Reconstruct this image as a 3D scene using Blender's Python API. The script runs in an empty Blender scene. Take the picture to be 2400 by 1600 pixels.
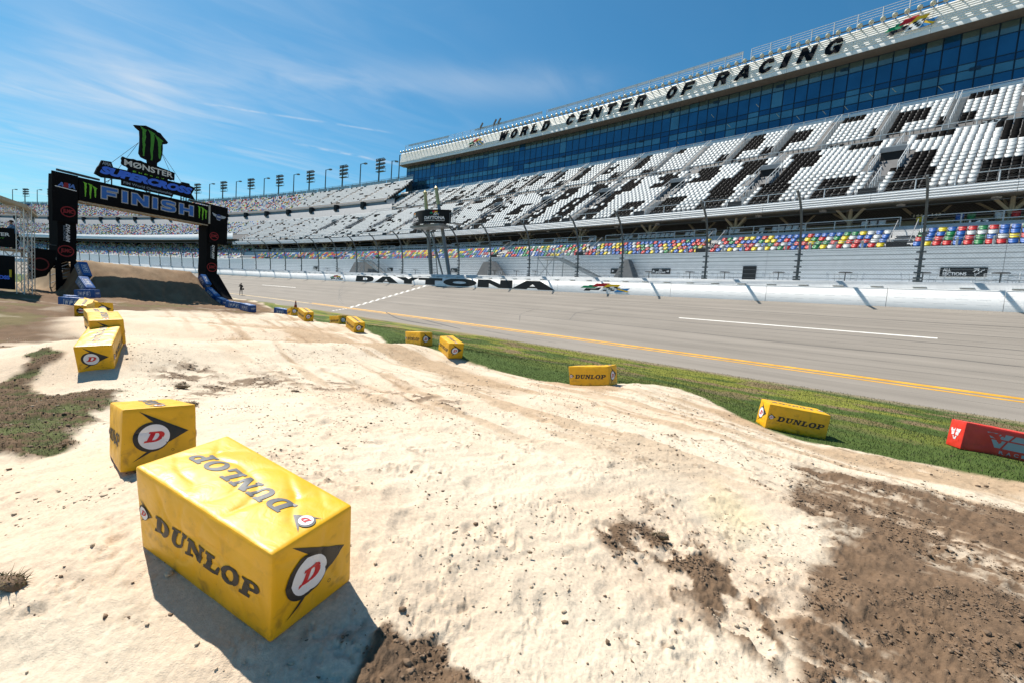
import bpy,bmesh,math,random
import numpy as np
from mathutils import Matrix,Vector
random.seed(7);rng=np.random.default_rng(5)
scene=bpy.context.scene;COL=scene.collection
EYE=2.62   # everything is laid out relative to the eye and lifted by this at the end
# ---------------- camera ----------------
cam_d=bpy.data.cameras.new('camera');cam=bpy.data.objects.new('camera',cam_d);COL.objects.link(cam)
cam_d.sensor_width=36;cam_d.lens=16.3375;cam_d.clip_start=.05;cam_d.clip_end=3000
_p,_r=0.081981,0.0747843
_F=Vector((0,math.cos(_p),-math.sin(_p)));_U0=Vector((0,math.sin(_p),math.cos(_p)));_R0=Vector((1,0,0))
_U=_U0*math.cos(_r)-_R0*math.sin(_r);_R=_R0*math.cos(_r)+_U0*math.sin(_r)
cam.matrix_world=Matrix(((_R.x,_U.x,-_F.x,0),(_R.y,_U.y,-_F.y,0),(_R.z,_U.z,-_F.z,0),(0,0,0,1)))
scene.camera=cam
# ---------------- light ----------------
SUN_AZ=math.radians(51)      # from +Y towards -X
SUN_EL=math.radians(57)
SUN=Vector((-math.sin(SUN_AZ)*math.cos(SUN_EL),math.cos(SUN_AZ)*math.cos(SUN_EL),math.sin(SUN_EL)))
sd=bpy.data.lights.new('sun','SUN');sd.energy=4.7;sd.angle=math.radians(.53);sd.color=(1,.93,.82)
so_=bpy.data.objects.new('sun',sd);COL.objects.link(so_);so_.rotation_euler=SUN.to_track_quat('Z','Y').to_euler()
world=bpy.data.worlds.new('World');scene.world=world;world.use_nodes=True
wn=world.node_tree.nodes;wl=world.node_tree.links
for n in list(wn): wn.remove(n)
def W(t,**k):
    n=wn.new(t)
    for a,b in k.items(): setattr(n,a,b)
    return n
def WM(op,a,b=None,c=None,clamp=False):
    n=W('ShaderNodeMath',operation=op,use_clamp=clamp)
    for i,v in enumerate((a,b,c)):
        if v is None: continue
        if hasattr(v,'is_linked'): wl.new(v,n.inputs[i])
        else: n.inputs[i].default_value=v
    return n.outputs[0]
sky=W('ShaderNodeTexSky',sky_type='NISHITA');sky.sun_disc=False;sky.sun_elevation=SUN_EL;sky.sun_rotation=-SUN_AZ
sky.altitude=0;sky.air_density=1.0;sky.dust_density=0.6;sky.ozone_density=2.5
tc=W('ShaderNodeTexCoord')
def wdot(v):
    n=W('ShaderNodeVectorMath',operation='DOT_PRODUCT');wl.new(tc.outputs['Generated'],n.inputs[0]);n.inputs[1].default_value=v
    return n.outputs['Value']
sep=W('ShaderNodeSeparateXYZ');wl.new(tc.outputs['Generated'],sep.inputs[0])
zc=WM('MAXIMUM',sep.outputs[2],.04)
px=WM('DIVIDE',sep.outputs[0],zc);py=WM('DIVIDE',sep.outputs[1],zc)
def cloudnoise(ang,sx,sy,scale,detail=7,dist=.6):
    cb=W('ShaderNodeCombineXYZ');c,s=math.cos(ang),math.sin(ang)
    u=WM('ADD',WM('MULTIPLY',px,c*sx),WM('MULTIPLY',py,s*sx));v=WM('ADD',WM('MULTIPLY',px,-s*sy),WM('MULTIPLY',py,c*sy))
    wl.new(u,cb.inputs[0]);wl.new(v,cb.inputs[1])
    n=W('ShaderNodeTexNoise');n.inputs['Scale'].default_value=scale;n.inputs['Detail'].default_value=detail;n.inputs['Distortion'].default_value=dist
    n.inputs['Roughness'].default_value=.52
    wl.new(cb.outputs[0],n.inputs['Vector']);return n.outputs['Fac']
def ramp01(v,a,b):
    n=W('ShaderNodeMapRange',interpolation_type='SMOOTHSTEP');wl.new(v,n.inputs[0]);n.inputs[1].default_value=a;n.inputs[2].default_value=b;return n.outputs[0]
# thin cirrus over the left of the sky: two noises, fading out to the right
n1=cloudnoise(.55,.5,1.2,.9,5);n2=cloudnoise(.75,.8,2.0,1.7,5,1.5)
left=ramp01(wdot((-.80,.58,.12)),.55,.98)
cl=WM('MULTIPLY',WM('MULTIPLY',ramp01(n1,.30,.75),ramp01(n2,.3,.75)),WM('MULTIPLY_ADD',left,.33,.02))
def pdir(x,y):
    d=_R*((x-1200)/1089.17)+_U*((800-y)/1089.17)+_F;return d.normalized()
def band(a,b,wid,amp,noise,soft=.06,bend=0):
    A,B=pdir(*a),pdir(*b);N=A.cross(B).normalized();T=(B-A).normalized();M=(A+B).normalized();L=math.acos(A.dot(B))/2
    d=wdot(N);t=wdot(T)
    d=WM('ADD',d,WM('MULTIPLY',WM('MULTIPLY',t,t),bend))
    g=WM('EXPONENT',WM('MULTIPLY',WM('MULTIPLY',d,d),-1/(wid*wid)))
    t0=M.dot(T);e=WM('SUBTRACT',1,ramp01(WM('ABSOLUTE',WM('SUBTRACT',t,t0)),math.sin(L)-soft,math.sin(L)+soft))
    return WM('MULTIPLY',WM('MULTIPLY',g,e),WM('MULTIPLY',noise,amp))
n3=ramp01(cloudnoise(.9,.8,1.4,1.3,4,1.6),.2,.75);n4=ramp01(cloudnoise(.3,1,1,9,5,.2),.3,.6)
bands=[band((480,182),(1380,205),.030,.26,n3,.14,.04),band((150,200),(520,235),.045,.30,n3,.2),band((0,110),(480,255),.055,.26,n3,.2),band((0,300),(360,380),.055,.24,n3,.15),
       band((475,243),(900,309),.0016,.32,n4,.03),band((700,338),(935,386),.0022,.4,n4,.03),band((0,20),(300,60),.05,.12,n3,.15)]
tot=cl
for b in bands: tot=WM('ADD',tot,b)
tot=WM('MINIMUM',tot,.75)
tot=WM('MULTIPLY',tot,ramp01(sep.outputs[2],-.02,.06))
hs=W('ShaderNodeHueSaturation');hs.inputs['Saturation'].default_value=1.15;hs.inputs['Value'].default_value=1.0
tn=W('ShaderNodeMix',data_type='RGBA',blend_type='MULTIPLY');tn.inputs[0].default_value=1;wl.new(sky.outputs[0],tn.inputs[6]);tn.inputs[7].default_value=(.72,1.05,1.08,1);wl.new(tn.outputs[2],hs.inputs['Color'])
mx=W('ShaderNodeMix',data_type='RGBA');wl.new(tot,mx.inputs[0]);wl.new(hs.outputs[0],mx.inputs[6]);mx.inputs[7].default_value=(7.2,7.6,8.1,1)
bg=W('ShaderNodeBackground');bg.inputs[1].default_value=.069;wl.new(mx.outputs[2],bg.inputs[0])
wo=W('ShaderNodeOutputWorld');wl.new(bg.outputs[0],wo.inputs[0])
scene.view_settings.view_transform='Standard';scene.view_settings.look='None';scene.view_settings.gamma=1;scene.view_settings.exposure=.66
scene.render.resolution_x=1024;scene.render.resolution_y=682
# ---------------- plan geometry ----------------
PI=np.pi
TH,S0,R1,R2,N0=0.7768361,26.2233,538.943,950.907,36.722
def C(s,o):
    s=np.asarray(s,float);o=np.asarray(o,float)
    ds=s-S0;rr=np.where(ds>0,R1,R2);a=ds/rr
    l=S0+(rr+o)*np.sin(a);m=N0-rr+(rr+o)*np.cos(a)
    return -np.sin(TH)*l+np.cos(TH)*m, np.cos(TH)*l+np.sin(TH)*m
def CT(s):
    """unit tangent (towards growing s) and outward normal"""
    ds=s-S0;a=TH+ds/np.where(ds>0,R1,R2)
    return (-np.sin(a),np.cos(a)),(np.cos(a),np.sin(a))
def SO(x,y):
    """world xy -> (s,o) by the two circles"""
    l=-np.sin(TH)*x+np.cos(TH)*y-S0;m=np.cos(TH)*x+np.sin(TH)*y-N0
    r1=np.hypot(l,m+R1)-R1;r2=np.hypot(l,m+R2)-R2
    s1=S0+np.arctan2(l,m+R1)*R1;s2=S0+np.arctan2(l,m+R2)*R2
    return np.where(l>0,s1,s2),np.where(l>0,r1,r2)
def vnoise(x,y,seed=0):
    xi=np.floor(x).astype(np.int64);yi=np.floor(y).astype(np.int64);fx=x-xi;fy=y-yi
    fx=fx*fx*(3-2*fx);fy=fy*fy*(3-2*fy)
    def h(a,b):
        n=(a*374761393+b*668265263+seed*1442695041)&0xffffffff
        n=((n^(n>>13))*1274126177)&0xffffffff
        n=n^(n>>16)
        return (n&0xffff)/65535.0
    return (h(xi,yi)*(1-fx)+h(xi+1,yi)*fx)*(1-fy)+(h(xi,yi+1)*(1-fx)+h(xi+1,yi+1)*fx)*fy
def fbm(x,y,oct=4,seed=0,gain=.5):
    t=0;a=1;n=0
    for i in range(oct):
        t=t+a*vnoise(x+i*17.3,y-i*9.1,seed+i);n+=a;a*=gain;x=x*2.03;y=y*2.03
    return t/n
def smooth(a,b,x):
    t=np.clip((x-a)/(b-a),0,1);return t*t*(3-2*t)
BOX={"near":[-1.735,3.093,-1.939,-0.443,0.131,0.119],"n2":[-3.852,4.944,-1.986,-0.8,-0.165,-0.004],"n3":[-9.331,10.529,-1.997,-0.996,0.245,0.069],"n4b":[-9.986,11.417,-1.66,-0.81,0.06,0.1],"n4a":[-15.195,16.993,-2.091,-0.656,0.188,0.058],"n5b":[-17.826,19.975,-1.963,-0.616,-0.136,-0.014],"n5a":[-22.433,24.258,-2.212,-0.966,0.215,-0.029],"n6":[-24.197,26.272,-2.212,-0.817,0.028,-0.344],"r8":[6.916,11.183,-2.589,-0.143,0.097,0.009],"r7":[2.665,14.546,-2.386,-0.623,-0.148,0.014],"r6":[-2.532,19.226,-2.293,-1.109,0.134,0.015],"r5":[-4.243,21.165,-2.251,-0.846,-0.058,0.0],"r4":[-9.24,27.139,-2.25,-0.877,0.194,0.049],"r3":[-11.488,30.641,-2.308,-0.747,-0.126,0.049],"r2":[-14.347,32.041,-2.165,-0.836,0.168,0.056],"r1":[-17.043,35.937,-2.29,-0.932,-0.177,0.033],"red":[11.229,10.483,-2.626,-0.348,0.091,-0.064],"w1":[-22.664,39.607,-2.4,-0.466,0.083,0.043],"w2":[-25.7,42.6,-2.42,0.452,0.123,0.02],"w3":[-28.9,45.9,-2.3,-0.508,0.177,0.017],"w6":[-20.387,40.956,-2.62,-0.284,0.058,0.037],"v5":[-26.7,28.2,-2.28,0.25,0,0.0],"v4":[-29.2,30.6,-2.3,-0.65,0.0,0.0],"v3":[-31.4,34.2,-1.98,0.15,-0.1,0]}
CTL=[[0.14,2.61,-2.15],[-2.69,2.39,-2.2],[-4.09,3.66,-2.2],[-4.33,4.25,-2.1],[0.13,3.65,-2.05],[-0.77,4.67,-2.0],[1.65,5.36,-2.1],[0.87,8.08,-2.12],[-1.28,7.41,-2.1],[1.76,4.23,-2.25],[2.29,3.13,-2.38],[3.93,3.37,-2.45],[5.91,5.25,-2.5],[4.22,5.35,-2.42],[4.17,7.15,-2.3],[3.61,9.34,-2.25],[3.57,12.42,-2.32],[5.15,11.75,-2.36],[7.8,8.14,-2.58],[8.78,7.62,-2.6],[6.91,18.4,-2.62],[7.59,14.35,-2.62],[8.61,12.12,-2.62],[10.19,10.75,-2.64],[3.15,22.2,-2.62],[-0.15,22.74,-2.62],[-4.36,31.45,-2.62],[-10.3,37.09,-2.62],[-15.74,45.91,-2.62],[11.56,10.16,-2.64],[-10.62,12.78,-1.92],[-9.69,14.0,-1.97],[-8.43,15.25,-2.0],[-7.03,16.97,-2.08],[-5.06,17.26,-2.2],[-9.36,23.6,-2.38],[-15.88,19.76,-1.9],[-15.06,21.73,-1.95],[-13.63,23.06,-2.0],[-11.52,23.98,-2.08],[-19.59,28.27,-2.25],[-21.56,25.93,-1.95],[-20.5,29.58,-2.0],[-18.87,31.89,-2.12],[-16.14,33.56,-2.2],[-8.32,10.02,-2.2],[-7.05,10.95,-2.25],[-4.96,10.85,-2.28],[-2.8,10.38,-2.28],[-4.2,7.66,-2.1],[-2.65,7.35,-2.05],[-0.88,10.47,-2.2],[-2.42,13.5,-2.3],[-15.07,14.82,-2.35],[-9.91,9.39,-2.4],[-7.8,7.88,-2.35],[-6.23,6.75,-2.3],[-6.57,6.01,-2.3],[-21.15,19.9,-2.3],[-20.7,21.34,-2.22],[-30.08,27.6,-2.1],[-32.31,36.81,-2.15],[-30.88,41.76,-2.2],[-21.36,36.11,-2.4],[-21.24,41.01,-2.5],[-14.97,35.19,-2.55],[-32,33,-1.95],[-38,38,-1.95],[-45,45,-2],[-60,40,-2.1],[-60,90,-2.1],[-45,70,-2.3],[-80,20,-2.2],[-30,58,-2.45],[-15,-10,-2.3],[10,-12,-2.4],[0,-3,-2.3],[-8,0,-2.35],[8,2,-2.55],[16,4,-2.62],[20,10,-2.62],[-20,8,-2.35],[-30,18,-2.2],[-2,0.5,-2.2],[2,0.5,-2.35],[-60,-30,-2.4],[40,-40,-2.5]]

def rotm(a,b,c):
    ca,sa,cb,sb,cc,sc=np.cos(a),np.sin(a),np.cos(b),np.sin(b),np.cos(c),np.sin(c)
    return np.array([[ca,-sa,0],[sa,ca,0],[0,0,1]])@np.array([[cb,0,sb],[0,1,0],[-sb,0,cb]])@np.array([[1,0,0],[0,cc,-sc],[0,sc,cc]])
_P=[list(q) for q in CTL]
for _k,_b in BOX.items():
    _M=rotm(*_b[3:6])
    for _i in (-.7,.7):
        for _j in (-.32,.32):
            _q=np.array(_b[:3])+_M@np.array([_i,_j,.015]);_P.append(list(_q))
_b=BOX['near'];_M=rotm(*_b[3:6])
for _i,_j,_k in ((-.9,-.75,.0),(0,-.75,.0),(.75,-.75,-.01),(-.9,-1.2,.0),(.2,-1.2,-.02),(1.15,.1,-.03)):
    _P.append(list(np.array(_b[:3])+_M@np.array([_i,_j,_k])))
_P=np.array(_P)
def _tps_fit():
    X=_P[:,:2];n=len(X);d=np.hypot(X[:,None,0]-X[None,:,0],X[:,None,1]-X[None,:,1])
    K=d*d*np.log(d+1e-6)+np.eye(n)*0.35
    A=np.zeros((n+3,n+3));A[:n,:n]=K;A[:n,n]=1;A[:n,n+1:]=X;A[n,:n]=1;A[n+1:,:n]=X.T
    return np.linalg.solve(A,np.r_[_P[:,2],0,0,0])
_W=_tps_fit()
def base_z(x,y):
    sh=x.shape;x=x.ravel();y=y.ravel();z=np.empty(len(x))
    for i in range(0,len(x),20000):
        a,b=x[i:i+20000],y[i:i+20000]
        d=np.hypot(a[:,None]-_P[None,:,0],b[:,None]-_P[None,:,1])
        z[i:i+20000]=(d*d*np.log(d+1e-6))@_W[:-3]+_W[-3]+_W[-2]*a+_W[-1]*b
    r=np.hypot(x+10,y-20);z=z+(-2.35-z)*smooth(52,85,r)
    z=np.clip(z,-2.85,-1.55)
    s,o=SO(x,y)
    # grass verge runs level to the apron edge
    k=smooth(-19.5,-17.2,o)*smooth(-60,-20,s)
    z=z+(-2.62+.22*smooth(35,95,s)-z)*k
    z=z+.9*np.exp(-((x+42)**2/30+(y-43)**2/14))
    # finish jump
    ax,ay=x+37.2,y-39.47;u=.36775*ax+.92992*ay;w=.92992*ax-.36775*ay
    h=np.clip((6.4-w)/5.6,0,1)**1.15*smooth(-15,-7,w)
    h=h*smooth(-1.6-.12*np.clip(w,0,9),.2-.1*np.clip(w,0,9),u)*smooth(10.7-.25*np.clip(w,0,9),9.7-.4*np.clip(w,0,9),u)
    z=z+np.maximum(0,-2.15+(3.0-.012*u)*h-z)*smooth(0,.08,h)
    return z.reshape(sh)
POLY={"grass":[[9.69,8.46],[9.27,8.69],[8.19,9.47],[7.67,9.88],[6.63,10.18],[6.39,10.59],[6.14,11.37],[5.97,12.08],[5.93,15.95],[5.02,16.1],[3.49,14.66],[1.95,14.91],[1.51,15.26],[-0.0,16.48],[-1.4,18.07],[-2.81,19.3],[-5.41,21.4],[-7.49,26.2],[-8.77,27.65],[-9.92,28.24],[-12.91,31.18],[-13.75,32.03],[-15.6,34.6],[-18.6,40],[-21,43.8],[-25,48.2],[-28.5,53],[-33,61],[-45,75],[-51.75,79.67],[-36.65,67.34],[-22.02,54.45],[-7.87,41.03],[5.89,27.04],[16.04,16.3],[26.03,5.39],[35.84,-5.67],[24.92,-15.21],[17.16,1.34]],"mudgrass":[[-6.67,5.3],[-6.32,5.67],[-5.43,5.43],[-5.58,5.92],[-6.27,7.11],[-6.88,8.06],[-7.5,8.7],[-7.7,9.0],[-8.7,8.75],[-10.0,9.3],[-10.3,10.41],[-10.83,10.5],[-10.33,9.79],[-10.67,8.51]],"leftdirt":[[-14.6,11.2],[-13.1,11.8],[-14.4,13.4],[-14.6,15],[-15.8,15.5],[-16.8,17.4],[-21.0,22.5],[-22.5,25.5],[-20,28.5],[-17.3,31.5],[-18.2,38],[-21.5,43],[-26,49],[-33,60],[-70,95],[-110,60],[-110,15],[-40,5],[-20,2]],"dirtR":[[4.97,7.68],[4.34,6.75],[3.95,6.15],[3.78,5.81],[3.95,5.6],[3.77,5.2],[3.61,4.84],[3.09,4.43],[2.94,4.09],[2.57,3.86],[2.32,3.47],[2.2,3.14],[2.06,2.76],[5.16,3.2],[9.97,6.47],[7.95,6.87],[7.24,7.15],[6.1,7.44],[5.32,7.89]],"dirtM":[[0.96,4.44],[1.19,4.45],[1.54,4.62],[1.85,4.48],[2.15,4.2],[2.51,4.03],[2.42,3.72],[2.19,3.43],[1.81,3.05],[1.7,3.18],[1.49,3.47],[1.49,3.89],[1.11,4.07]],"dirtB":[[-0.47,2.27],[-0.57,2.48],[-0.53,2.65],[-0.45,2.83],[-0.35,2.82],[-0.21,2.62],[-0.0,2.52],[0.15,2.31]],"shadow_dirt":[[-0.7,2.25],[-0.73,2.55],[-0.69,2.66],[-0.58,2.76],[-0.47,2.65],[-0.46,2.27]],"tan":[[-1.73,19.24],[0.09,16.14],[1.48,14.9],[2.55,13.21],[4.42,13.29],[5.27,11.52],[5.73,10.34],[6.02,8.96],[7.11,8.24],[8.54,7.41],[9.83,8.58],[8.19,9.47],[6.5,9.97],[6.14,11.37],[5.76,12.11],[4.96,13.05],[3.86,13.53],[2.92,13.86],[1.52,15.35],[0.08,17.18],[-1.42,18.23]],"tan2":[[-11.99,23.19],[-11.7,25.32],[-8.92,24.2],[-5.32,19.3],[-3.38,18.52],[-1.45,16.49],[0.1,13.21],[1.21,11.98],[-1.05,12.31],[-2.61,14.48],[-4.07,16.5],[-5.58,17.36],[-7.07,18.75],[-8.43,18.31],[-10.77,21.22]],"mud1":[[-8.3,10.34],[-7.82,10.88],[-7.07,11.3],[-5.92,11.53],[-4.55,11.33],[-2.95,10.9],[-1.16,9.62],[-1.09,9.15],[-2.71,10.06],[-4.86,10.64],[-6.05,10.29],[-5.83,8.82],[-6.77,9.55],[-8.12,10.12]],"yelS":[[2.94,6.2],[3.08,5.54],[3.08,5.24],[2.81,4.82],[2.44,4.63],[2.4,5.19]]}
# ---------------- helpers ----------------
def tag(o,label=None,cat=None,group=None,kind=None):
    if label: o['label']=label
    if cat: o['category']=cat
    if group: o['group']=group
    if kind: o['kind']=kind
    return o
def link(name,me,parent=None,kind=None,label=None):
    o=bpy.data.objects.new(name,me);COL.objects.link(o)
    if parent: o.parent=parent
    if kind: o['kind']=kind
    if label: o['label']=label
    return o
def empty(name,loc=(0,0,0),rot=(0,0,0),parent=None):
    o=bpy.data.objects.new(name,None);COL.objects.link(o);o.location=loc;o.rotation_euler=rot;o.empty_display_size=.3
    if parent:o.parent=parent
    return o
def dup(root):
    r=root.copy();COL.objects.link(r)
    for ch in list(root.children):
        c=ch.copy();COL.objects.link(c);c.parent=r
        for g in list(ch.children):
            d=g.copy();COL.objects.link(d);d.parent=c
    return r
MATS={}
def mat(name,rgb,rough=.7,metal=0,var=.12,scale=3.,bump=0.,bscale=30.,spec=.4,coord='Object',var2=0,stretch=None,alpha=1):
    if name in MATS: return MATS[name]
    m=bpy.data.materials.new(name);m.use_nodes=True;nt=m.node_tree;b=nt.nodes['Principled BSDF']
    b.inputs['Roughness'].default_value=rough;b.inputs['Metallic'].default_value=metal;b.inputs['Specular IOR Level'].default_value=spec
    b.inputs['Base Color'].default_value=(*rgb,1)
    t=nt.nodes.new('ShaderNodeTexCoord');src=t.outputs[coord]
    if stretch:
        mp=nt.nodes.new('ShaderNodeMapping');mp.inputs['Scale'].default_value=stretch;nt.links.new(src,mp.inputs[0]);src=mp.outputs[0]
    if var>0:
        n=nt.nodes.new('ShaderNodeTexNoise');n.inputs['Scale'].default_value=scale;n.inputs['Detail'].default_value=6;nt.links.new(src,n.inputs['Vector'])
        mr=nt.nodes.new('ShaderNodeMapRange');mr.inputs[1].default_value=.3;mr.inputs[2].default_value=.7;mr.inputs[3].default_value=1-var;mr.inputs[4].default_value=1+var*.6
        nt.links.new(n.outputs['Fac'],mr.inputs[0])
        vm=nt.nodes.new('ShaderNodeVectorMath');vm.operation='SCALE';vm.inputs[0].default_value=rgb;nt.links.new(mr.outputs[0],vm.inputs['Scale']);nt.links.new(vm.outputs[0],b.inputs['Base Color'])
    if bump>0:
        n2=nt.nodes.new('ShaderNodeTexNoise');n2.inputs['Scale'].default_value=bscale;n2.inputs['Detail'].default_value=5;nt.links.new(src,n2.inputs['Vector'])
        bp=nt.nodes.new('ShaderNodeBump');bp.inputs['Strength'].default_value=bump;bp.inputs['Distance'].default_value=.02;nt.links.new(n2.outputs['Fac'],bp.inputs['Height']);nt.links.new(bp.outputs[0],b.inputs['Normal'])
    MATS[name]=m;return m
class MB:
    """collects boxes, beams and sheets into one mesh"""
    def __init__(s): s.v=[];s.f=[];s.m=[]
    def add(s,vs,fs,mi=0):
        n=len(s.v);s.v+=[tuple(map(float,q)) for q in vs];s.f+=[tuple(i+n for i in f) for f in fs];s.m+=[mi]*len(fs)
    def box(s,c,d,R=None,mi=0):
        R=R if R is not None else Matrix.Identity(3);c=Vector(c)
        vs=[c+R@Vector((i*d[0]/2,j*d[1]/2,k*d[2]/2)) for i in(-1,1) for j in(-1,1) for k in(-1,1)]
        s.add(vs,[(0,1,3,2),(4,6,7,5),(0,4,5,1),(2,3,7,6),(0,2,6,4),(1,5,7,3)],mi)
    def bar(s,a,b,w,h=None,mi=0,up=None):
        a=Vector(a);b=Vector(b);h=h or w;d=(b-a);L=d.length
        if L<1e-6:return
        d/=L;up=Vector(up or (0,0,1))
        if abs(d.dot(up))>.98: up=Vector((1,0,0)) if abs(d.x)<.9 else Vector((0,1,0))
        x=d.cross(up).normalized();y=x.cross(d)
        vs=[p+x*(i*w/2)+y*(j*h/2) for p in(a,b) for i,j in((-1,-1),(1,-1),(1,1),(-1,1))]
        s.add(vs,[(0,1,2,3),(7,6,5,4),(0,4,5,1),(1,5,6,2),(2,6,7,3),(3,7,4,0)],mi)
    def tube(s,pts,r,n=6,mi=0,cap=True):
        pts=[Vector(p) for p in pts];rs=r if isinstance(r,(list,tuple)) else [r]*len(pts);base=len(s.v);vs=[];prev=None
        for i,p in enumerate(pts):
            d=(pts[min(i+1,len(pts)-1)]-pts[max(i-1,0)]).normalized()
            if prev is None: x=d.orthogonal().normalized()
            else:
                x=(prev-d*prev.dot(d)).normalized()
            prev=x;y=d.cross(x)
            for k in range(n):
                a=2*math.pi*k/n;vs.append(p+(x*math.cos(a)+y*math.sin(a))*rs[i])
        fs=[(i*n+k,i*n+(k+1)%n,(i+1)*n+(k+1)%n,(i+1)*n+k) for i in range(len(pts)-1) for k in range(n)]
        if cap: fs+=[tuple(range(n-1,-1,-1)),tuple((len(pts)-1)*n+k for k in range(n))]
        s.add(vs,fs,mi)
    def poly(s,pts,mi=0): s.add(pts,[tuple(range(len(pts)))],mi)
    def build(s,name,mats,parent=None,kind=None,smooth=False,label=None,bevel=0):
        me=bpy.data.meshes.new(name);me.from_pydata(s.v,[],s.f)
        mats=mats if isinstance(mats,(list,tuple)) else [mats]
        for m in mats: me.materials.append(m)
        if len(mats)>1: me.polygons.foreach_set('material_index',s.m)
        if smooth: me.polygons.foreach_set('use_smooth',[True]*len(me.polygons))
        me.update();return link(name,me,parent,kind,label)
def npmesh(name,V,F,mats,parent=None,kind=None,mi=None,smooth=False):
    """V (n,3) F (m,k) arrays"""
    V=np.asarray(V,np.float32);F=np.asarray(F,np.int32);k=F.shape[1]
    me=bpy.data.meshes.new(name);me.vertices.add(len(V));me.vertices.foreach_set('co',V.ravel())
    me.loops.add(F.size);me.loops.foreach_set('vertex_index',F.ravel())
    me.polygons.add(len(F));me.polygons.foreach_set('loop_start',np.arange(0,F.size,k,dtype=np.int32));me.polygons.foreach_set('loop_total',np.full(len(F),k,np.int32))
    for m in (mats if isinstance(mats,(list,tuple)) else [mats]): me.materials.append(m)
    if mi is not None: me.polygons.foreach_set('material_index',np.asarray(mi,np.int32))
    if smooth: me.polygons.foreach_set('use_smooth',np.ones(len(F),bool))
    me.update(calc_edges=True)
    return link(name,me,parent,kind) if parent is not False else me
def P3(s,o,z):
    x,y=C(s,o);return Vector((float(x),float(y),float(z)))
def ribbon(name,prof,s0,s1,m,parent=None,step=3.,kind=None,mi=None,mats=None):
    """sweep a profile of (offset, height) along the curve of the straight"""
    n=max(2,int(abs(s1-s0)/step)+1);ss=np.linspace(s0,s1,n);V=[]
    for o,z in prof:
        x,y=C(ss,np.full(n,o));V.append(np.stack([x,y,np.full(n,z)],1))
    V=np.concatenate(V);F=[]
    for j in range(len(prof)-1):
        for i in range(n-1):F.append((j*n+i,j*n+i+1,(j+1)*n+i+1,(j+1)*n+i))
    return npmesh(name,V,F,mats or m,parent,kind)
def rail(mb,s0,s1,o,zs,r,step=2.,post=2.,zb=None,prad=None):
    n=max(1,int(round((s1-s0)/step)))
    for z in zs:
        for i in range(n): mb.bar(P3(s0+(s1-s0)*i/n,o,z),P3(s0+(s1-s0)*(i+1)/n,o,z),r*2)
    if zb is not None:
        n=max(1,int(round((s1-s0)/post)))
        for i in range(n+1):
            s=s0+(s1-s0)*i/n;mb.bar(P3(s,o,zb),P3(s,o,max(zs)),(prad or r)*2)
_tc={}
def glyphs(body,offset=0.,shear=0.,res=3):
    """flat lettering, normalised to a 0..1 box; returns verts, faces, aspect"""
    k=(body,offset,shear)
    if k in _tc: return _tc[k]
    cu=bpy.data.curves.new('t','FONT');cu.body=body;cu.offset=offset;cu.shear=shear;cu.resolution_u=res;cu.fill_mode='BOTH'
    ob=bpy.data.objects.new('t',cu);me=bpy.data.meshes.new_from_object(ob)
    v=np.empty(len(me.vertices)*3);me.vertices.foreach_get('co',v);v=v.reshape(-1,3)[:,:2]
    f=[tuple(p.vertices) for p in me.polygons]
    bpy.data.objects.remove(ob);bpy.data.curves.remove(cu);bpy.data.meshes.remove(me)
    lo=v.min(0);hi=v.max(0);_tc[k]=((v-lo)/(hi-lo),f,(hi-lo)[0]/(hi-lo)[1]);return _tc[k]
def poly_fill(rings):
    """tessellate closed 2-D rings (holes by even-odd) -> verts, faces"""
    cu=bpy.data.curves.new('t','CURVE');cu.dimensions='2D';cu.fill_mode='BOTH'
    for r in rings:
        sp=cu.splines.new('POLY');sp.points.add(len(r)-1)
        for q,(a,b) in zip(sp.points,r): q.co=(a,b,0,1)
        sp.use_cyclic_u=True
    ob=bpy.data.objects.new('t',cu);me=bpy.data.meshes.new_from_object(ob)
    v=[(q.co.x,q.co.y) for q in me.vertices];f=[tuple(p.vertices) for p in me.polygons]
    bpy.data.objects.remove(ob);bpy.data.curves.remove(cu);bpy.data.meshes.remove(me)
    return np.array(v).reshape(-1,2),f
def letter(mb,body,fn,u0,u1,v0,v1,mi=0,offset=.03,shear=0,depth=None):
    v,f,_=glyphs(body,offset,shear)
    pts=[fn(u0+(u1-u0)*a,v0+(v1-v0)*b) for a,b in v];mb.add(pts,f,mi)
    if depth:
        n=len(v);pts2=[fn(u0+(u1-u0)*a,v0+(v1-v0)*b,depth) for a,b in v]
        ed={}
        for ff in f:
            for i in range(len(ff)):
                e=(ff[i],ff[(i+1)%len(ff)]);k=tuple(sorted(e));ed[k]=ed.get(k,0)+1
        bd=[k for k,c in ed.items() if c==1]
        mb.add(pts+pts2,[(a,b,b+n,a+n) for a,b in bd],mi)
def shape(mb,rings,fn,mi=0,h=0):
    v,f=poly_fill(rings);mb.add([fn(a,b) for a,b in v],f,mi)
def circle(cx,cy,r,n=28,ry=None): return [(cx+r*math.cos(2*math.pi*i/n),cy+(ry or r)*math.sin(2*math.pi*i/n)) for i in range(n)]
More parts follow.
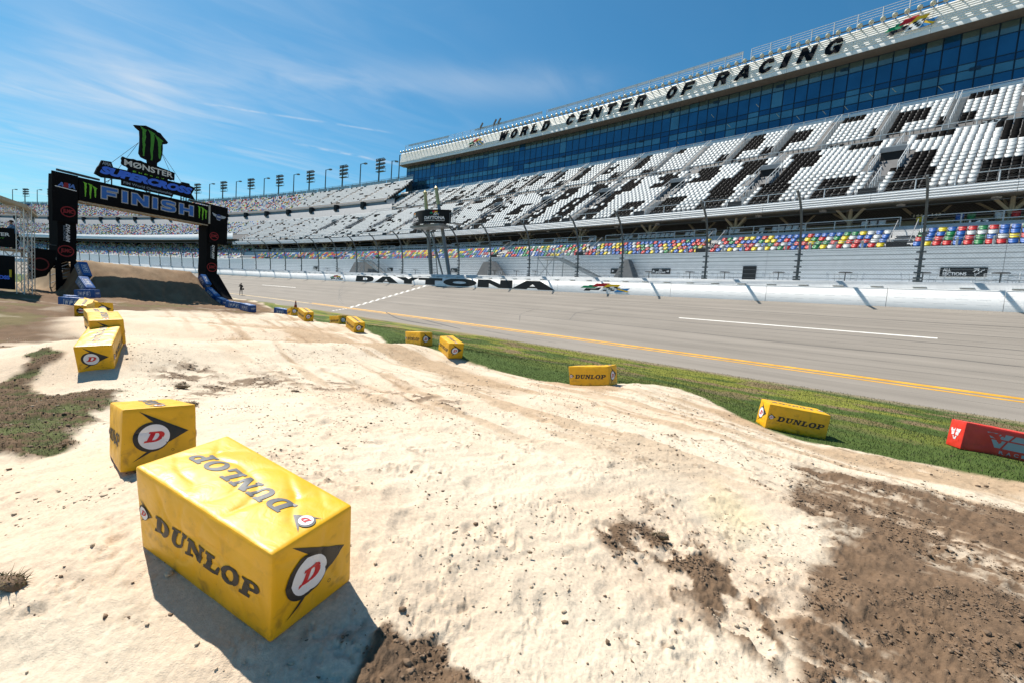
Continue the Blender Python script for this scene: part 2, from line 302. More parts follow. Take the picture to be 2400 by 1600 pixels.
# ---------------- ground ----------------
def inside(P,x,y):
    c=np.zeros(x.shape,bool);n=len(P)
    for i in range(n):
        x1,y1=P[i];x2,y2=P[(i+1)%n]
        if y1==y2: continue
        t=((y1>y)!=(y2>y))&(x<(x2-x1)*(y-y1)/(y2-y1)+x1);c^=t
    return c
def pdist(P,x,y,cl=3.):
    d=np.full(x.shape,cl*1.0);n=len(P)
    for i in range(n):
        x1,y1=P[i];x2,y2=P[(i+1)%n];L=(x2-x1)**2+(y2-y1)**2+1e-9
        t=np.clip(((x-x1)*(x2-x1)+(y-y1)*(y2-y1))/L,0,1);d=np.minimum(d,np.hypot(x-x1-t*(x2-x1),y-y1-t*(y2-y1)))
    return np.where(inside(P,x,y),d,-d)
def mask(name,x,y,soft,amp,fr,seed):
    """noisy-edged coverage of a region, 0..1"""
    d=pdist(POLY[name],x,y)+amp*(fbm(x*fr,y*fr,4,seed)-.5)*2
    return smooth(-soft,soft,d)
def ground_colour_height(x,y):
    r=np.hypot(x,y);s,o=SO(x,y)
    big=fbm(x*.8,y*.8,4,3);med=fbm(x*3,y*3,4,11);fine=fbm(x*14,y*14,4,21);vf=fbm(x*45,y*45,3,31)
    near=smooth(16,5,r)
    rut=fbm(s*.35,o*3.2+.6*np.sin(s*.4),4,41);rutf=fbm(s*1.5,o*9,3,47)
    M={k:mask(k,x,y,a,b,c,i) for i,(k,a,b,c) in enumerate([('grass',.12,.18,2.2),('mudgrass',.12,.5,1.6),('leftdirt',.7,1.2,.5),('dirtR',.16,.30,2.6),('dirtM',.16,.42,3.0),('dirtB',.05,.16,6),('shadow_dirt',.05,.14,6),('tan',.35,.4,1.2),('tan2',.5,.5,1.),('mud1',.5,.9,1.6),('yelS',.3,.2,2)])}
    # sand
    sand=np.array([.61,.515,.40]);tan=np.array([.38,.265,.165]);dirt=np.array([.165,.108,.068]);dk=np.array([.085,.06,.042])
    col=sand[None]*(.90+.16*big+.10*(fine-.5)+.06*(vf-.5))[:,None]
    pink=smooth(.5,.7,fbm(x*.5,y*.5,3,77));col=col*(1-.10*pink[:,None]*np.array([.2,.7,1.]))
    col=col+(np.array([.60,.50,.30])-col)*(M['yelS']*.6)[:,None]
    inlane=smooth(-34.5,-31,o)*smooth(-21,-25,o)
    wv=np.sin((s+.35*(o+28)*np.sin(o*.3)-2.0)*6.283/6.3)*smooth(11,16,s)*smooth(44,36,s)*smooth(-34,-31.5,o)*smooth(-23.4,-25.6,o)
    tanw=np.clip(.75*smooth(.25,.95,-wv)*smooth(.3,.55,big+.1*med)+M['tan']*smooth(.25,.6,med+.25)+M['tan2']*smooth(.25,.5,big+.2)+.8*inlane*smooth(.52,.66,rut)*smooth(5,9,r),0,1)
    col=col+(tan*(.8+.4*fine[:,None])-col)*(tanw*.85)[:,None]
    z=.13*wv
    z=z+.085*(big-.5)*2+.026*(med-.5)*2*smooth(.3,.6,big)+.055*(fbm((x+y*.6)*1.3,(y-x*.6)*4.5,4,37)-.5)*near+.050*(rut-.5)*2*inlane*smooth(4,9,r)+.03*(rutf-.5)*inlane*smooth(7,11,r)*(.3+1.2*tanw)
    z=z+.015*(fine-.5)*2*(.2+.8*smooth(.45,.6,med))+.006*(vf-.5)*2*near-.016*smooth(.62,.80,vnoise(x*22,y*22,33))*smooth(.4,.6,med)*near
    # left flank: wind-combed streaks
    lf=smooth(-1.9,-3.2,x+.25*y)*smooth(8.5,6,r)
    z=z+lf*(.007*(fbm((x-y*.55)*16,(x*.55+y)*3,3,61)-.5)*2-.012*(fine-.5))
    # hoof/boot prints and dents
    for (cx,cy,rad,dep) in PRINTS:
        sl=np.where((np.abs(x-cx)<.5)&(np.abs(y-cy)<.5))[0];q=np.hypot(x[sl]-cx,(y[sl]-cy)*.62);z[sl]+=-dep*np.exp(-(q/rad)**4)+dep*.25*np.exp(-((q-rad*1.35)/(rad*.35))**2)
    for k,(o0,ph) in enumerate([(-25.6,.3),(-26.7,1.1),(-27.5,2.0),(-28.8,.7),(-29.6,2.9),(-31.0,1.6)]):
        q=(o-(o0+.55*np.sin(s*.21+ph)+.18*np.sin(s*.9+ph*3)))/.10;am=smooth(.42,.6,fbm(s*.5,s*0+k*3.1+.5,3,300+k))*smooth(2.5,4,r)*(1-DMg_(x,y))
        z=z-am*(.030*np.exp(-q*q)*(1+.35*np.sin(s*55))-.020*np.exp(-((np.abs(q)-2.0)/.8)**2))
        col=col*(1-.16*(am*np.exp(-q*q))[:,None]*np.array([.8,1,1.2]))
    # dirt and mud
    cl=fbm(x*6,y*6,5,91,.6);cl2=fbm(x*20,y*20,4,95,.6)
    mudline=M['mud1']*smooth(.47,.56,fbm(x*3.2,y*6,4,101))
    spk=smooth(.60,.70,fbm(x*9,y*9,4,105))*smooth(.45,.6,med)*.8*smooth(.3,.6,fbm(x*.6,y*.6,3,107))
    ex=smooth(1.1,1.9,x)*smooth(6.4,4,y)
    streak=smooth(.48,.62,fbm(s*.8,o*5.5+.5*np.sin(s),5,111))
    dR=M['dirtR']*(1-.70*streak*smooth(.35,.62,fine)*smooth(.42,.6,fbm(x*1.1,y*1.1,3,113)))
    dm=np.clip(np.maximum.reduce([dR,M['dirtM']*smooth(.38,.5,fbm(x*5,y*5,4,121)),M['dirtB'],M['shadow_dirt'],mudline*.85,spk*.6*np.maximum(smooth(-4,-2,x),smooth(9,12,r)*inlane)]),0,1)
    dd=dirt*(.62+.75*cl[:,None]*.9);dd=dd+(dk-dd)*(smooth(.55,.75,cl2)*.45+.5*M['shadow_dirt']*smooth(.4,.5,cl))[:,None]  # soil within the near block's shadow gets that shade added to its colour
    col=col+(dd-col)*dm[:,None]
    z=z+dm*.05*(fbm(s*.7,o*4,4,117)-.5)*2+dm*(.040*(cl-.45)*2+.040*np.abs(cl2-.5)*2*smooth(.35,.6,cl)+.022*(vf-.5))*(.35+.65*smooth(.35,.6,fbm(x*1.4,y*1.4,3,131)))
    # left field: dirt with thin grass
    lfd=M['leftdirt'];g2=fbm(x*.55,y*.55,4,141);g3=fbm(x*3.5,y*3.5,4,143)
    soil=np.array([.145,.092,.056])*(.7+.6*g3[:,None]);grn=np.array([.105,.125,.03])*(.7+.6*med[:,None])
    lc=soil+(grn-soil)*(smooth(.54,.68,g2)*.35)[:,None];lc=lc+(np.array([.47,.40,.31])-lc)*(smooth(.62,.75,fbm(x*.8,y*.8,3,147))*.35)[:,None]
    col=col+(lc-col)*lfd[:,None];z=z+lfd*.03*(g3-.5)*2
    mg=M['mudgrass'];mm=fbm(x*2.2+y*1.2,y*6-x*2,5,151)
    mgc=np.array([.075,.085,.03])*(.6+.9*g3[:,None]);mgc=mgc+(np.array([.13,.085,.052])*(.5+.9*cl2[:,None])-mgc)*smooth(.44,.52,mm)[:,None]
    col=col+(mgc-col)*mg[:,None];z=z+mg*(.06*smooth(.44,.66,mm)+.035*(cl2-.5)+.02*(fine-.5))
    # verge
    g=M['grass'];vg=fbm(s*.25,o*1.1,4,161);vp=fbm(s*.5+3,o*1.8,3,163)
    gc=np.array([.062,.098,.022])*(.75+.5*g3[:,None]);yg=smooth(.42,.60,vg)*smooth(-24,-17,o)+.8*smooth(-18.5,-15,o)*smooth(.3,.5,vg)
    gc=gc+(np.array([.19,.20,.035])-gc)*np.clip(yg,0,1)[:,None]
    gc=gc+(np.array([.20,.135,.085])-gc)*(smooth(.56,.66,vp)*smooth(-23,-18,o)*.85)[:,None]
    gc=gc+(np.array([.26,.21,.15])-gc)*(smooth(-14.9,-14.0,o+.5*(vp-.5))*.8)[:,None];far=smooth(48,62,s);gc=gc+(np.array([.10,.13,.03])-gc)*(far*.5)[:,None]
    col=col+(gc-col)*g[:,None];z=z*(1-g*.8)+g*.012*(fine-.5)
    # jump: packed brown dirt, streaked down the face
    ax,ay=x+37.2,y-39.47;u=.36775*ax+.92992*ay;w=.92992*ax-.36775*ay
    j=smooth(-3.5,-1.5,u)*smooth(13.5,11.5,u)*smooth(12,9,w+1.5*(big-.5))*smooth(-18,-16,w)
    fs=fbm(u*2.2,w*.5,4,171);jc=np.array([.19,.118,.068])*(.6+.75*fs[:,None]+.25*(fine[:,None]-.5));jc=jc+(np.array([.24,.165,.10])-jc)*(smooth(.58,.72,fbm(u*.6,w*1.6,4,173))*.6)[:,None]
    col=col+(jc-col)*j[:,None];z=z+j*(.10*(fs-.5)+.10*(fine-.5)+.10*(fbm(u*.9,w*.9,4,175)-.5)*2)
    bank=np.exp(-((x+42)**2/34+(y-43)**2/16));col=col+(np.array([.40,.31,.21])-col)*np.clip(bank*1.6,0,1)[:,None]
    outer=smooth(75,110,r);col=col+(np.array([.10,.125,.035])-col)*outer[:,None]
    gfac=np.clip(g+mg*.5+outer,0,1)
    return np.clip(col,0.005,.9),z*smooth(90,50,r),dm,gfac
DMg_=lambda x,y:0*x
_rp=random.Random(11)
PRINTS=[(_rp.uniform(-3.5,2.2),_rp.uniform(2.9,11),_rp.uniform(.05,.13),_rp.uniform(.012,.035)) for _ in range(70)]+[(.02,4.02,.10,.05),(.13,3.9,.07,.04),(-.28,5.0,.12,.035),(.30,3.25,.13,.03),(.42,3.18,.10,.03),(-1.9,6.9,.16,.03),(-1.6,6.1,.12,.03),(-1.3,5.5,.14,.025),(-.95,4.4,.15,.03),(-.8,3.9,.12,.03),(-3.3,8.2,.15,.03),(-2.4,7.6,.14,.03),(-.5,3.4,.1,.02),(.9,3.4,.1,.025),(-2.8,6.2,.13,.025),(-6.2,12.2,.25,.04),(-5.0,12.5,.2,.04),(-3.8,11.6,.22,.04)]
def gm():
    m=bpy.data.materials.new('ground_sand_dirt_grass');m.use_nodes=True;nt=m.node_tree;b=nt.nodes['Principled BSDF'];b.inputs['Roughness'].default_value=.92;b.inputs['Specular IOR Level'].default_value=.15
    a=nt.nodes.new('ShaderNodeVertexColor');a.layer_name='col';t=nt.nodes.new('ShaderNodeTexCoord')
    def noise(sc,det):
        n=nt.nodes.new('ShaderNodeTexNoise');n.inputs['Scale'].default_value=sc;n.inputs['Detail'].default_value=det;nt.links.new(t.outputs['Object'],n.inputs['Vector']);return n.outputs['Fac']
    f=noise(38,6);mr=nt.nodes.new('ShaderNodeMapRange');mr.inputs[1].default_value=.3;mr.inputs[2].default_value=.7;mr.inputs[3].default_value=.86;mr.inputs[4].default_value=1.1;nt.links.new(f,mr.inputs[0])
    vm=nt.nodes.new('ShaderNodeVectorMath');vm.operation='SCALE';nt.links.new(a.outputs[0],vm.inputs[0]);nt.links.new(mr.outputs[0],vm.inputs['Scale']);nt.links.new(vm.outputs[0],b.inputs['Base Color'])
    b1=nt.nodes.new('ShaderNodeBump');b1.inputs['Strength'].default_value=.8;b1.inputs['Distance'].default_value=.007;nt.links.new(noise(110,4),b1.inputs['Height'])
    b2=nt.nodes.new('ShaderNodeBump');b2.inputs['Strength'].default_value=.5;b2.inputs['Distance'].default_value=.020;nt.links.new(noise(16,6),b2.inputs['Height']);nt.links.new(b1.outputs[0],b2.inputs['Normal']);nt.links.new(b2.outputs[0],b.inputs['Normal'])
    return m
GM=gm()
def grid_base(th,rr):
    """base height on a thinned grid, bilinearly refined"""
    ti=np.linspace(0,len(th)-1,max(len(th)//5,8));ri=np.linspace(0,len(rr)-1,max(len(rr)//4,8))
    tt=np.interp(ti,np.arange(len(th)),th);r2=np.interp(ri,np.arange(len(rr)),rr)
    T,Rr=np.meshgrid(tt,r2,indexing='ij');z=base_z(Rr*np.sin(T),Rr*np.cos(T))
    zz=np.stack([np.interp(np.arange(len(rr)),ri,z[i]) for i in range(len(ti))])
    return np.stack([np.interp(np.arange(len(th)),ti,zz[:,j]) for j in range(len(rr))],1)
rr=np.concatenate([np.linspace(.02,1.3,14)[:-1],np.exp(np.linspace(math.log(1.3),math.log(60),600))[:-1],np.exp(np.linspace(math.log(60),math.log(1500),36))])
thf=np.linspace(-.93,.93,820);thb=np.linspace(.93,2*math.pi-.93,90)[1:-1]
th=np.concatenate([thf,thb]);nf,nr=len(th),len(rr)
T,Rr=np.meshgrid(th,rr,indexing='ij');X=(Rr*np.sin(T)).ravel();Y=(Rr*np.cos(T)).ravel()
Z=grid_base(th,rr).ravel()
cc,dz,DM,GF=ground_colour_height(X,Y)
hmask=np.ones_like(X)
for _k,_b in BOX.items():   # press the sand smooth under every block
    q=np.hypot(X-_b[0],Y-_b[1]);hmask*=1-.85*np.exp(-(q/.75)**4)
Z=Z+dz*hmask
_s,_o=SO(X,Y)
_tzz=np.interp(_o,[-13.85,-13.3,-11.35,-10,0.05],[-2.62,-2.535,-2.13,-1.70,1.505])+.22*smooth(35,95,_s)*smooth(-9,-13.5,_o)
_rim=-2.60+.22*smooth(35,95,_s)
Z=np.where(_o>-14.6,Z+(_rim-Z)*smooth(-14.6,-13.9,_o),Z)
Z=np.where(_o>-13.8,np.minimum(_rim,_tzz)-.03-.25*smooth(-13.7,-12.5,_o),Z);Z=np.where(_o>2,-2.9,Z)
i=np.arange(nf)[:,None];j=np.arange(nr-1)[None];a=i*nr+j;b=((i+1)%nf)*nr+j
F=np.stack([a,b,b+1,a+1],-1).reshape(-1,4)
gme=npmesh('ground',np.stack([X,Y,Z],1),F,GM,parent=False,smooth=True)
ca=gme.color_attributes.new('col','FLOAT_COLOR','POINT');ca.data.foreach_set('color',np.concatenate([cc,np.ones((len(cc),1))],1).astype(np.float32).ravel())
link('ground',gme,kind='structure')
def gz(x,y): return base_z(np.atleast_1d(np.asarray(x,float)),np.atleast_1d(np.asarray(y,float)))
# loose lumps of earth, and blades of grass: scattered over the mesh's own points
def lump_template(seed):
    bm=bmesh.new();bmesh.ops.create_icosphere(bm,subdivisions=1,radius=1);r=random.Random(seed)
    for v in bm.verts: v.co*=r.uniform(.45,1.2)
    V=np.array([v.co[:] for v in bm.verts]);Fc=np.array([[v.index for v in f.verts] for f in bm.faces]);bm.free();return V,Fc
LT=[lump_template(q) for q in range(5)]
def scatter_lumps(name,pts,sizes,m):
    Vs=[];Fs=[];n=0
    for k,(V,Fc) in enumerate(LT):
        sel=np.arange(len(pts))%5==k;p=pts[sel];sz=sizes[sel]
        if not len(p): continue
        a=rng.uniform(0,6.28,len(p));sc3=np.stack([sz*rng.uniform(.7,1.5,len(p)),sz*rng.uniform(.6,1.1,len(p)),sz*rng.uniform(.4,.8,len(p))],1)
        L=V[None]*sc3[:,None];x=L[...,0]*np.cos(a)[:,None]-L[...,1]*np.sin(a)[:,None];y=L[...,0]*np.sin(a)[:,None]+L[...,1]*np.cos(a)[:,None]
        W_=np.stack([x+p[:,0:1],y+p[:,1:2],L[...,2]+p[:,2:3]+sz[:,None]*.15],-1)
        Vs.append(W_.reshape(-1,3));Fs.append((Fc[None]+(np.arange(len(p))*len(V))[:,None,None]+n).reshape(-1,3));n+=len(p)*len(V)
    return npmesh(name,np.concatenate(Vs),np.concatenate(Fs),m,kind='stuff')
CL=mat('earth_lump',(.19,.128,.083),.95,0,.35,9,.6,60)
CLS=mat('sand_lump',(.52,.42,.31),.95,0,.25,9,.5,80)
front=(Rr.ravel()>1.6)&(Rr.ravel()<22)&(np.abs(np.where(T.ravel()>math.pi,T.ravel()-2*math.pi,T.ravel()))<.93)
idx=np.where(front)[0];cell=(Rr.ravel()[idx])**2   # world area per vertex grows with r^2
w=cell**.9*DM[idx]*(smooth(.5,.7,fbm(X[idx]*1.7,Y[idx]*1.7,3,201))*1.6+.12);w/=w.sum()
w2=cell*((GF[idx]>.3)&(GF[idx]<.6)&(X[idx]<-4));w=w/w.sum()+.25*w2/w2.sum();w/=w.sum();pk=rng.choice(idx,18000,p=w);pts=np.stack([X[pk],Y[pk],Z[pk]],1);scatter_lumps('earth_lump',pts,np.clip(rng.lognormal(-4.95,.6,len(pk)),.004,.036),CL)
sandy=(1-DM[idx])*(1-GF[idx]);w=cell*sandy*(smooth(.52,.68,fbm(X[idx]*.9,Y[idx]*.9,3,203))+.03);w/=w.sum()
pk=rng.choice(idx,12000,p=w);scatter_lumps('sand_crumb',np.stack([X[pk],Y[pk],Z[pk]],1),np.clip(rng.lognormal(-4.7,.5,len(pk)),.004,.035),CLS)
w=cell*sandy*(smooth(.6,.75,fbm(X[idx]*1.1,Y[idx]*1.1,3,205))+.03)*(.35+np.clip(X[idx]+2.5,0,3)*.4);w/=w.sum()
pk=rng.choice(idx,2400,p=w);scatter_lumps('dark_crumb',np.stack([X[pk],Y[pk],Z[pk]],1),np.clip(rng.lognormal(-5.0,.55,len(pk)),.003,.03),CL)
def blades(name,x,y,z,h,m):
    n=len(x);a=rng.uniform(0,6.28,n);w=h*.16;lean=rng.normal(0,.35,(n,2))*h[:,None]
    A=np.stack([x-np.cos(a)*w,y-np.sin(a)*w,z-.005],1);B=np.stack([x+np.cos(a)*w,y+np.sin(a)*w,z-.005],1);Cc=np.stack([x+lean[:,0],y+lean[:,1],z+h],1)
    V=np.stack([A,B,Cc],1).reshape(-1,3);return npmesh(name,V,np.arange(3*n).reshape(-1,3),m,kind='stuff')
GR=mat('grass_blade',(.070,.100,.024),.75,0,.6,.9)
gi=np.where((GF>.75)&(Rr.ravel()<34)&(Rr.ravel()>4)&(_o<-13.9)&(np.abs(np.where(T.ravel()>math.pi,T.ravel()-2*math.pi,T.ravel()))<.93))[0]
w=Rr.ravel()[gi]**1.1;w/=w.sum();pk=rng.choice(gi,110000,p=w)
jx=rng.uniform(-1,1,(2,len(pk)))*.02*Rr.ravel()[pk][None]*.5
blades('grass',X[pk]+jx[0],Y[pk]+jx[1],Z[pk],rng.uniform(.02,.055,len(pk)),GR)
gi=np.where((GF>.35)&(GF<.62)&(X<-4)&(Rr.ravel()<18)&(Rr.ravel()>4))[0]
pk=rng.choice(gi,9000);blades('torn_grass',X[pk]+rng.normal(0,.03,len(pk)),Y[pk]+rng.normal(0,.03,len(pk)),Z[pk]-.01,rng.uniform(.015,.035,len(pk)),mat('torn_grass',(.085,.105,.04),.8,0,.5,2))
# the torn turf lying at the very left edge
def turf(name,loc,sz,seed,label):
    t=empty(name,loc);tag(t,label,'turf clump','turf clods thrown on the sand');r=np.random.default_rng(seed)
    V,Fc=LT[seed%5];npmesh('soil',V*np.array([sz,sz*.62,sz*.42]),Fc,CL,parent=t)
    n=170;q=r.normal(0,1,(n,3));q/=np.linalg.norm(q,axis=1)[:,None];q[:,2]=np.abs(q[:,2]);b0=q*np.array([sz,sz*.62,sz*.42])*.8;tip=b0+q*sz*r.uniform(.08,.32,(n,1))+r.normal(0,.12,(n,3))*sz;sd=r.normal(0,.02,(n,3))*sz
    npmesh('grass',np.stack([b0-sd,b0+sd,tip],1).reshape(-1,3),np.arange(3*n).reshape(-1,3),mat('dry_grass',(.16,.13,.06),.9,0,.4,6),parent=t,kind='stuff');return t
turf('turf_clump',(-2.98,2.70,float(gz(-2.98,2.70)[0])+.03),.13,2,'torn clump of dry grass and soil on the smooth sand at the left edge')
for i,(x,y,sz,lb) in enumerate([(-5.62,8.1,.16,'dark turf clod at the corner of the second yellow block, beside the muddy grass'),(-6.9,9.7,.17,'turf clod lying on bright sand right of the muddy grass patch'),(-4.6,9.9,.10,'small dark clod alone on the pale sand in the middle of the lane'),(.28,3.75,.025,'small round pebble of earth just below the deep boot print'),(1.62,4.45,.09,'dark ragged clod on the upper rim of the middle dirt patch')]):
    turf('turf_clump',(x,y,float(gz(x,y)[0])+sz*.2),sz,i+3,lb)
# ---------------- race track ----------------
ASP=bpy.data.materials.new('asphalt');ASP.use_nodes=True;nt=ASP.node_tree;b=nt.nodes['Principled BSDF'];b.inputs['Roughness'].default_value=.85;b.inputs['Specular IOR Level'].default_value=.25
uv=nt.nodes.new('ShaderNodeUVMap');uv.uv_map='so'
def mp(sc):
    n=nt.nodes.new('ShaderNodeMapping');n.inputs['Scale'].default_value=sc;nt.links.new(uv.outputs[0],n.inputs[0]);return n.outputs[0]
def nz(v,sc,det):
    n=nt.nodes.new('ShaderNodeTexNoise');n.inputs['Scale'].default_value=sc;n.inputs['Detail'].default_value=det;nt.links.new(v,n.inputs['Vector']);return n.outputs['Fac']
def mth(op,a,b_,c=None):
    n=nt.nodes.new('ShaderNodeMath');n.operation=op
    for i,v in enumerate((a,b_,c)):
        if v is None: continue
        if hasattr(v,'is_linked'): nt.links.new(v,n.inputs[i])
        else: n.inputs[i].default_value=v
    return n.outputs[0]
str1=nz(mp((.02,1,1)),1.6,6);str2=nz(mp((.06,2.2,1)),3.,5);gr=nz(mp((1,1,1)),28,4);bl=nz(mp((.25,.6,1)),.8,4)
val=mth('ADD',mth('MULTIPLY',mth('SUBTRACT',str1,.5),.62),mth('MULTIPLY',mth('SUBTRACT',str2,.5),.22));val=mth('ADD',val,mth('MULTIPLY',mth('SUBTRACT',gr,.5),.45));val=mth('ADD',val,mth('MULTIPLY',mth('SUBTRACT',bl,.5),.25));val=mth('ADD',val,1.0)
vm=nt.nodes.new('ShaderNodeVectorMath');vm.operation='SCALE';vm.inputs[0].default_value=(.228,.204,.178);nt.links.new(val,vm.inputs['Scale']);nt.links.new(vm.outputs[0],b.inputs['Base Color'])
bp=nt.nodes.new('ShaderNodeBump');bp.inputs['Strength'].default_value=.3;bp.inputs['Distance'].default_value=.01;nt.links.new(gr,bp.inputs['Height']);nt.links.new(bp.outputs[0],b.inputs['Normal'])
TP=[(-13.85,-2.62),(-13.3,-2.535),(-11.35,-2.13),(-10,-1.70),(0.05,1.505)]
def tz(o,s=0):
    o=np.asarray(o,float);z=np.interp(o,[p[0] for p in TP],[p[1] for p in TP])
    return z+.22*smooth(35,95,np.asarray(s,float))*smooth(-9,-13.5,o)
ss=np.linspace(-90,460,276);oo=np.array([-14.1,-13.85,-13.3,-12.3,-11.35,-10.7,-10,-7.5,-5,-2.5,0.05])
Sg,Og=np.meshgrid(ss,oo,indexing='ij');gx,gy=C(Sg,Og);gzz=tz(Og,Sg);gzz[:,0]-=.12
n2=len(oo);i=np.arange(len(ss)-1)[:,None];j=np.arange(n2-1)[None];a=i*n2+j
F=np.stack([a,a+1,a+n2+1,a+n2],-1).reshape(-1,4)
tme=npmesh('race_track',np.stack([gx.ravel(),gy.ravel(),gzz.ravel()],1),F,ASP,parent=False)
ul=tme.uv_layers.new(name='so');lv=np.empty(len(tme.loops),np.int32);tme.loops.foreach_get('vertex_index',lv);ul.data.foreach_set('uv',np.stack([Sg.ravel()[lv],Og.ravel()[lv]],1).astype(np.float32).ravel())
TRK=link('race_track',tme,kind='structure')
def stripe(name,s0,s1,o0,o1,m,lift=.006,step=2.,parent=TRK,wob=0,seed=0,taper=0):
    n=max(2,int(abs(s1-s0)/step)+1);s=np.linspace(s0,s1,n);t=np.linspace(0,1,n)
    c=wob*(fbm(s*.15,s*0+seed,3,seed)-.5)*2;hw=(o1-o0)/2*(1-taper*np.abs(2*t-1)**2);mid=(o0+o1)/2+c
    V=[]
    for sg in(-1,1):
        o=mid+sg*hw;x,y=C(s,o);V.append(np.stack([x,y,tz(o,s)+lift],1))
    V=np.concatenate(V);F=np.stack([np.arange(n-1),np.arange(1,n),np.arange(1,n)+n,np.arange(n-1)+n],1)
    return npmesh(name,V,F,m,parent)
YEL=mat('yellow_road_paint',(.66,.33,.025),.6,0,.25,1.5);WHT=mat('white_road_paint',(.72,.70,.66),.6,0,.15,2)
YELF=mat('faded_yellow_paint',(.55,.40,.20),.7,0,.2,.6);TAR=mat('tar_seam',(.12,.11,.10),.7,0,.3,.8);TYR=mat('tyre_mark',(.18,.165,.148),.8,0,.35,1.2)
stripe('yellow_line',-40,64,-11.26,-11.08,YEL);stripe('yellow_line',-40,64,-11.56,-11.43,YEL);stripe('yellow_line',64.4,200,-11.5,-11.28,YELF)
for k,(o,w,sd) in enumerate([(-1.2,.035,1),(-2.0,.03,2),(-2.6,.07,3),(-3.4,.03,4),(-4.3,.045,5),(-5.2,.03,6),(-6.0,.06,7),(-7.1,.03,8),(-7.9,.07,9),(-9.0,.03,10),(-9.8,.025,11),(-12.3,.02,12),(-3.0,.03,13),(-6.6,.025,14)]):
    stripe('tar_seam',-40,150,o-w/2,o+w/2,TAR if w>.04 else TYR,.004,1.5,wob=.25,seed=sd)
for s0,s1,o in [(1.6,15.3,-5.2),(82.5,95.5,-5.2),(44,57,-5.2)][:2]: stripe('lane_dash',s0,s1,o-.07,o+.07,WHT,.006)
for k in range(26):   # start line: two staggered rows of white blocks
    o0=-11.3+k*.435;sm=53.1+.25*0
    stripe('start_line_block',53.55+(k%2)*.4,53.98+(k%2)*.4,o0,o0+.40,WHT,.006,1)
stripe('start_line_edge',53.42,53.5,-11.3,0,WHT,.005,1)
for k in range(5): stripe('start_line_block',53.6,54.0,-13.3+k*.4,-13.05+k*.4,WHT,.006,1)
def mark(pts,w,m=TYR,name='tyre_mark'):
    P=np.array(pts,float);t=np.linspace(0,1,len(P));tt=np.linspace(0,1,24);s=np.interp(tt,t,P[:,0]);o=np.interp(tt,t,P[:,1])
    for _ in range(4): s[1:-1]=(s[:-2]+s[1:-1]*2+s[2:])/4;o[1:-1]=(o[:-2]+o[1:-1]*2+o[2:])/4
    ds=np.gradient(s);do=np.gradient(o);L=np.hypot(ds,do);ns,no=-do/L,ds/L;ww=w/2*(1-.7*np.abs(2*tt-1)**3);V=[]
    for sg in(-1,1):
        a,b_=s+ns*ww*sg,o+no*ww*sg;x,y=C(a,b_);V.append(np.stack([x,y,tz(b_,a)+.008],1))
    n=len(tt);V=np.concatenate(V);F=np.stack([np.arange(n-1),np.arange(1,n),np.arange(1,n)+n,np.arange(n-1)+n],1);npmesh(name,V,F,m,TRK)
DTY=mat('dark_tyre_mark',(.10,.095,.09),.8,0,.3,1)
mark([(46,-11.0),(41,-12.6),(37.5,-12.9),(33,-13.0)],.22,DTY);mark([(38,-11.7),(34,-12.4),(30.5,-12.9)],.18,DTY);mark([(30,-12.2),(24,-12.7),(20,-12.8)],.12)
for k in range(5): mark([(56+k*2.2,-10.6+k*.9),(62+k*2,-8.7+k*1.1),(66+k*2,-5.6+k*1.1),(67+k*2,-3.5+k)],.10)
mark([(22,-4),(24,-6),(23,-8)],.12);mark([(27,-9.5),(29,-7.5),(28.5,-5.6)],.1)
# ---------------- outer wall ----------------
BAR=mat('barrier_white_paint',(.78,.78,.78),.5,0,.07,1.2,.08,12,stretch=(1,1,6));BKP=mat('black_lettering',(.012,.012,.014),.6,0,.1);CON=mat('grey_concrete',(.50,.52,.54),.8,0,.12,1.5)
wall=empty('track_wall',P3(30,0,1.5));wall.rotation_euler=(0,0,0);tag(wall,'long white steel-and-foam barrier with big black letters along the top of the banked track','wall')
def at(parent,o_):      # parent while keeping world placement
    o_.parent=parent;o_.matrix_parent_inverse=Matrix.Translation(-parent.location);return o_
def rb(name,prof,s0,s1,m,par,step=3.,kind=None): return at(par,ribbon(name,prof,s0,s1,m,None,step,kind))
seams=[-8,-.4,4.6,11.5,18.9,24.9,31.3]+[31.3+6.2*k for k in range(1,46)]
for a_,b_ in zip(seams[:-1],seams[1:]): rb('barrier_panel',[(.0,1.45),(0,2.57),(.30,2.57),(.30,1.45)],a_+.012,b_-.012,BAR,wall,2)
LCAP=mat('rail_cap_white',(.80,.80,.79),.5,0,.05)  # plain, slightly lighter white for the top rail and bracket caps
for a_,b_ in zip(seams[:-1],seams[1:]): rb('top_rail',[(-.004,2.575),(-.004,2.62),(.34,2.62),(.34,2.57)],a_+.02,b_-.02,LCAP,wall,2)
rb('back_wall',[(.55,1.4),(.55,3.05),(.95,3.1),(.95,1.4)],-12,330,CON,wall)
g_=MB()
for i in range(160):
    s=-8+i*.9
    for z in (1.78,2.05,2.3): g_.bar(P3(s,.003,z),P3(s+.55,.003,z),.010,.012)
at(wall,g_.build('weld_mark',mat('weld_grey',(.5,.53,.56),.6,0,0),kind='stuff'))
k_=MB()
capm=MB()
s=-5.
while s<120:
    capm.box(P3(s,.42,2.76),(.62,.25,.05),Matrix.Rotation(math.atan2(CT(s)[0][1],CT(s)[0][0]),3,'Z'));s+=2.05
at(wall,capm.build('bracket_cap',LCAP))
def wfn(o): return lambda u,v,d=0: P3(u,o-d,v)
